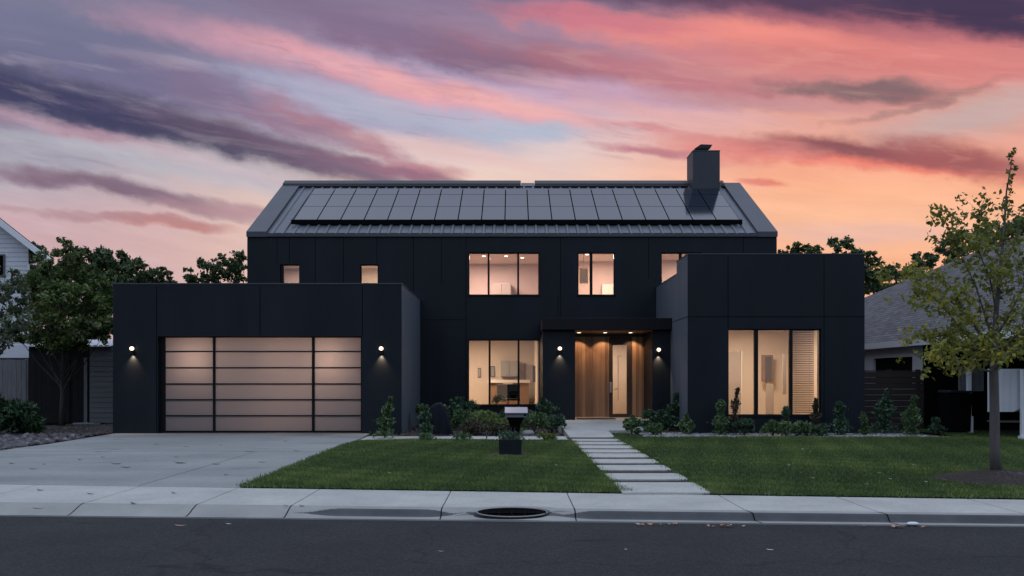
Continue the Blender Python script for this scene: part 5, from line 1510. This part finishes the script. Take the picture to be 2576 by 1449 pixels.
# background left
crown_tree('background_tree', 105, 44, 0, [(95,625,0,18),(110,650,0,30),(80,680,0,30),(130,690,0,40)], 640, 0.24, 'dark', 'small dark treetop just right of the white gable', gb, r0=0.15)
crown_tree('background_tree', 230, 42, 0, [(215,645,0,34),(250,650,0,34),(285,655,0,34),(270,690,0,46),(220,700,0,46),(310,680,0,34),(300,720,0,50)], 640, 0.22, 'dark', 'broad dark tree behind the left end of the garage', gb, r0=0.2)
crown_tree('background_tree', 385, 40, 0, [(345,665,0,24),(380,685,0,24),(415,690,0,22),(360,700,0,34),(400,720,0,36),(330,700,0,34),(430,720,0,20),(305,640,0,14)], 480, 0.22, 'dark', 'lower dark tree behind the middle of the garage', gb, r0=0.2)
crown_tree('background_tree', 545, 38, 0, [(480,690,0,22),(515,660,0,22),(560,655,0,20),(600,650,0,24),(575,690,0,36),(610,690,0,38),(530,710,0,32),(490,715,0,26),(475,700,0,18),(545,680,0,24),(590,665,0,26)], 416, 0.20, 'dark', 'airy tree left of the upper storey wall', gb, r0=0.16)
crown_tree('background_tree', 160, 34, 0, [(60,700,0,40),(110,690,0,44),(165,690,0,48),(220,700,0,46),(270,710,0,40),(80,760,0,50),(140,760,0,54),(200,760,0,54),(255,770,0,48),(70,820,0,48),(130,830,0,52),(190,830,0,52),(250,835,0,48),(95,870,0,40),(230,870,0,40)], 700, 0.20, 'dark', 'dense green tree mass directly behind the dark shed', gb, r0=0.16)
# background right
crown_tree('background_tree', 2020, 44, 0, [(1975,640,0,20),(2005,630,0,22),(2040,635,0,26),(1990,670,0,36),(2040,680,0,40)], 448, 0.24, 'dark', 'dark treetop above the left part of the navy wing', gb, r0=0.18)
crown_tree('background_tree', 2130, 42, 0, [(2095,610,0,18),(2125,612,0,22),(2150,640,0,26),(2185,650,0,24),(2205,670,0,22),(2110,640,0,26),(2190,700,0,44),(2150,700,0,50),(2215,725,0,30)], 480, 0.22, 'dark', 'taller dark tree behind the right end of the navy wing', gb, r0=0.2)
crown_tree('background_tree', 2270, 50, 0, [(2235,680,0,22),(2270,680,0,24),(2310,660,0,26),(2250,710,0,34),(2300,700,0,40),(2345,645,0,28),(2210,740,0,40)], 480, 0.24, 'dark', 'dark hedge-like tree rising behind the shingle roof', gb, r0=0.2)
crown_tree('background_tree', 2430, 52, 0, [(2385,620,0,30),(2420,600,0,34),(2470,600,0,40),(2520,590,0,44),(2570,580,0,50),(2410,650,0,40)], 384, 0.24, 'dark', 'dark tree behind the shingle roof at the right edge', gb, r0=0.2)

# young street tree (right)
YD = 12.55
root = empty('young_tree', (TX, YD, 0.0))
mb = MB(); 
def W(px, py, dd=0.0): D = YD+dd; return Vector((X(px,D)-TX, dd, Z(py,D)))
lead = [Vector((0,0,0.08)), W(2502,1130), W(2502,1040), W(2500,940), W(2502,880), W(2505,800), W(2512,720), W(2520,640), W(2527,560), W(2532,480), W(2543,420), W(2549,372)]
mb.tube(lead, [0.085,0.068,0.064,0.060,0.046,0.036,0.028,0.021,0.016,0.011,0.007,0.003], 12)
limbs = [
 ([(2501,925,0),(2470,880,-.1),(2420,830,-.25),(2380,780,-.3),(2350,745,-.35)],0.026),
 ([(2501,915,0),(2455,880,.15),(2400,865,.3),(2350,850,.4),(2300,845,.5)],0.022),
 ([(2502,900,0),(2465,840,-.2),(2420,770,-.4),(2390,720,-.5),(2360,690,-.6)],0.022),
 ([(2502,870,0),(2480,800,.2),(2455,720,.35),(2420,650,.4),(2400,600,.45)],0.020),
 ([(2504,850,0),(2540,790,-.2),(2575,720,-.3),(2590,640,-.4)],0.020),
 ([(2502,930,0),(2545,880,.2),(2590,810,.3),(2640,750,.4)],0.024),
 ([(2502,910,0),(2550,850,-.4),(2610,800,-.7),(2670,770,-.9)],0.022),
 ([(2506,780,0),(2490,700,-.3),(2465,640,-.4),(2440,600,-.5)],0.016),
 ([(2510,740,0),(2530,670,.2),(2560,600,.3),(2570,540,.3)],0.014),
 ([(2518,660,0),(2500,600,.1),(2480,560,.15),(2460,530,.2)],0.010),
 ([(2500,935,0),(2440,925,-.2),(2390,905,-.5),(2340,885,-.8)],0.018),
 ([(2501,930,0),(2480,900,.5),(2440,880,1.0),(2400,850,1.3)],0.018),
 ([(2502,930,0),(2530,900,-.6),(2560,880,-1.1),(2590,850,-1.4)],0.018),
 ([(2502,890,0),(2440,800,.2),(2360,730,.3),(2300,700,.35),(2275,690,.4)],0.018),
 ([(2420,650,.4),(2400,610,.42),(2395,575,.42),(2390,535,.42)],0.005),
]
cl = []
for pts, r_ in limbs:
    pv = [W(*p) for p in pts]; n_ = len(pv)
    mb.tube(pv, [r_*(1-0.85*k/(n_-1)) for k in range(n_)], 6, cap=False)
    for k in range(1,n_):
        for t in (0.35,0.7,1.0):
            p = pv[k-1].lerp(pv[k],t)
            # twig
            d = Vector((random.uniform(-1,1),random.uniform(-1,1),random.uniform(-.3,.8))).normalized()*random.uniform(0.15,0.4)
            e = p+d; mb.tube([p,p.lerp(e,.5)+Vector((0,0,.02)),e],[r_*0.25,r_*0.18,0.002],4,cap=False)
            if k > 1 or t > 0.6:
                cl.append((e.x,e.y,e.z,random.uniform(0.13,0.22))); cl.append((p.x,p.y,p.z,random.uniform(0.10,0.17)))
mb.build('trunk', M['bark'], root, smooth=True)
# lower, yellower skirts of foliage
for px,py,rp in ((2300,890,26),(2330,905,30),(2370,900,30),(2400,915,24),(2350,930,22),(2300,760,30),(2270,740,20),(2330,720,30),(2360,690,30),(2290,830,20),(2440,900,26),(2470,880,24),(2390,660,24),(2430,625,26),(2470,590,26),(2450,570,18),(2400,770,30),(2440,740,34),(2480,700,34),(2540,700,34),(2560,780,34),(2560,850,30),(2520,640,28),(2545,600,26),(2510,560,18),(2560,650,26)):
    v = W(px,py,random.uniform(-.5,.5)); 
    for q in range(3): cl.append((v.x+random.gauss(0,.12),v.y+random.gauss(0,.2),v.z+random.gauss(0,.1),rp/2207*YD*random.uniform(0.55,0.95)))
for py in range(376,560,11):
    v = W(2548-(py-376)*0.10, py); cl.append((v.x+random.uniform(-.05,.05),v.y,v.z,0.05))
P, rn = clump_points(cl, 680, 0.35)
# higher leaves are greener/darker, the lower-left ones yellower
yel = np.clip(0.45 + (2.6-P[:,2])*0.10 + (-P[:,0])*0.16, 0.05, 0.95)
leaves_object('crown', P, 0.080, LM['autumn'], root, rnd=yel*0.75+rn*0.25, aspect=0.6)
tag(root, 'slender young street tree with yellowing leaves on the right lawn', 'tree')

# ================================================================== LITTER
FL = 'fallen leaves on the lawn'
leafm = [mat('dry_leaf_dark', (0.06,0.05,0.045), 0.8), mat('dry_leaf_orange', (0.42,0.19,0.09), 0.7), mat('paper_white', (0.7,0.7,0.72), 0.7), mat('dry_leaf_pink', (0.5,0.32,0.27), 0.7)]
def litter(px, py, size, mi, label, name='fallen_leaf', cat='leaf', group='fallen leaves on the driveway', z=0.006, asp=0.45, rot=None, curl=0.35):
    D = DG(py, z); x = X(px, D)
    mb = MB(); n_ = 7; L_ = size
    top=[];bot=[]
    for k in range(n_):
        t = k/(n_-1); w = L_*asp*0.5*math.sin(math.pi*min(1,max(0.02,t)))**0.7
        zc = curl*L_*(t-0.5)**2
        top.append((L_*(t-0.5), w, zc+curl*w*0.4)); bot.append((L_*(t-0.5), -w, zc+curl*w*0.25))
    for k in range(n_-1): mb.quad(bot[k],bot[k+1],top[k+1],top[k])
    mb.tube([(-L_*0.62,0,0.004+curl*L_*0.3),(0,0,0.002),(L_*0.5,0,curl*L_*0.25)],[0.002,0.002,0.001],4)
    o = mb.build(name, leafm[mi]); o.location=(x,D,z); o.rotation_euler=(0,0,random.uniform(-.5,.5) if rot is None else rot)
    tag(o, label, cat, group); return o
gdw = 'fallen leaves on the driveway'
small = 'tiny dark dry leaf lying on the driveway concrete'
litter(455,1165,0.22,0,'largest dark leaf on the driveway, below the garage door centre',rot=-0.1)
litter(293,1167,0.16,0,'curled dark leaf on the driveway, left of the largest one',rot=0.5)
litter(318,1176,0.14,0,'flat dark leaf nearer the sidewalk left of the largest leaf')
litter(627,1136,0.15,0,'forked dark twig-like leaf under the right part of the garage door',rot=0.7)
litter(545,1168,0.13,0,'dark crumpled leaf right of the largest leaf')
litter(748,1135,0.13,0,'dark leaf close to the lawn edge of the driveway')
for px,py,s in ((202,1157,.10),(395,1118,.09),(470,1124,.10),(556,1120,.08),(660,1163,.10),(720,1110,.10),(85,1180,.10),(30,1166,.11),(570,1195,.08),(445,1150,.09),(112,1168,.07),(260,1150,.08)):
    litter(px,py,s,0,small)
for px,py,s_ in ((2045,1203,.07),(2212,1190,.06),(2240,1205,.05),(1985,1170,.05),(2020,1130,.05),(2300,1170,.05),(2180,1218,.06),(2330,1212,.05),(1400,1170,.04),(980,1190,.04)):
    litter(px,py,s_,2 if s_ < .06 else 3,'small pale leaf lying in the dark grass',group=FL,z=0.04)
gsw = 'fallen leaves on the sidewalk'
for px,py,s in ((102,1233,.10),(228,1242,.09),(438,1240,.08),(336,1266,.09),(98,1280,.10),(760,1272,.06),(720,1272,.05)):
    litter(px,py,s,0,'small dark leaf lying on the pale sidewalk',group=gsw)
def onroad(px,py,s,mi,label,name='fallen_leaf',cat='leaf',asp=0.35,rot=0.0): return litter(px,py,s,mi,label,name,cat,'litter on the road',z=-0.096,asp=asp,rot=rot,curl=0.2)
onroad(455,1322,0.11,3,'pale crumpled scrap on the road below the driveway','paper_scrap','litter')
onroad(576,1318,0.05,2,'small white speck of paper on the road right of the pale scrap','paper_scrap','litter')
onroad(1110,1387,0.045,3,'lone pale scrap in the middle of the road','paper_scrap','litter')
onroad(1212,1372,0.03,2,'tiny pale scrap on the road just right of the lone scrap','paper_scrap','litter') if False else None
onroad(1575,1382,0.022,2,'tiny white scrap on the road before the stepping slabs','paper_scrap','litter')
onroad(1938,1383,0.055,2,'thin pale stick on the right part of the road','paper_scrap','litter')
onroad(392,1372,0.06,0,'dark leaf on the road below the pale scrap')
for i,(px,py,n_,lab) in enumerate(((1638,1320,9,'scattered orange leaf heap at the gutter before the path'),(1812,1324,12,'pinkish leaf heap at the gutter right of the path'),(2262,1326,12,'orange brown leaf heap at the gutter on the right'))):
    D = DG(py,-0.09); r = empty('leaf_heap', (X(px,D),D,-0.094)); mbs = [MB(),MB()]
    rr = random.Random(i)
    for k in range(n_):
        m_ = mbs[k%2]; cx_, cy_ = rr.gauss(0,0.10), rr.uniform(-0.03,0.02); a_ = rr.uniform(0,6.28); s_ = rr.uniform(0.02,0.04)
        p = [Vector((math.cos(a_+q)*s_*(1 if j%2==0 else 0.5)+cx_, math.sin(a_+q)*s_*(1 if j%2==0 else 0.5)+cy_, 0.004+rr.uniform(0,0.022))) for j,q in enumerate((0,1.3,3.14,4.7))]
        m_.poly([tuple(v) for v in p])
    mbs[0].build('leaves', leafm[1], r); mbs[1].build('leaves', leafm[3], r); tag(r, lab, 'leaves', 'leaf heaps in the gutter')
mb = MB(); mb.lathe([(0,0.0),(0.045,0.0),(0.05,0.02),(0.03,0.045),(0,0.05)],0,0,12); D = DG(1317,-0.07)
o = mb.build('pebble', leafm[2], smooth=True); o.location=(X(2298,D),D+0.02,-0.085); o.scale=(1.4,0.7,0.6); tag(o, 'white pebble-like wrapper lying at the kerb foot on the right', 'litter')
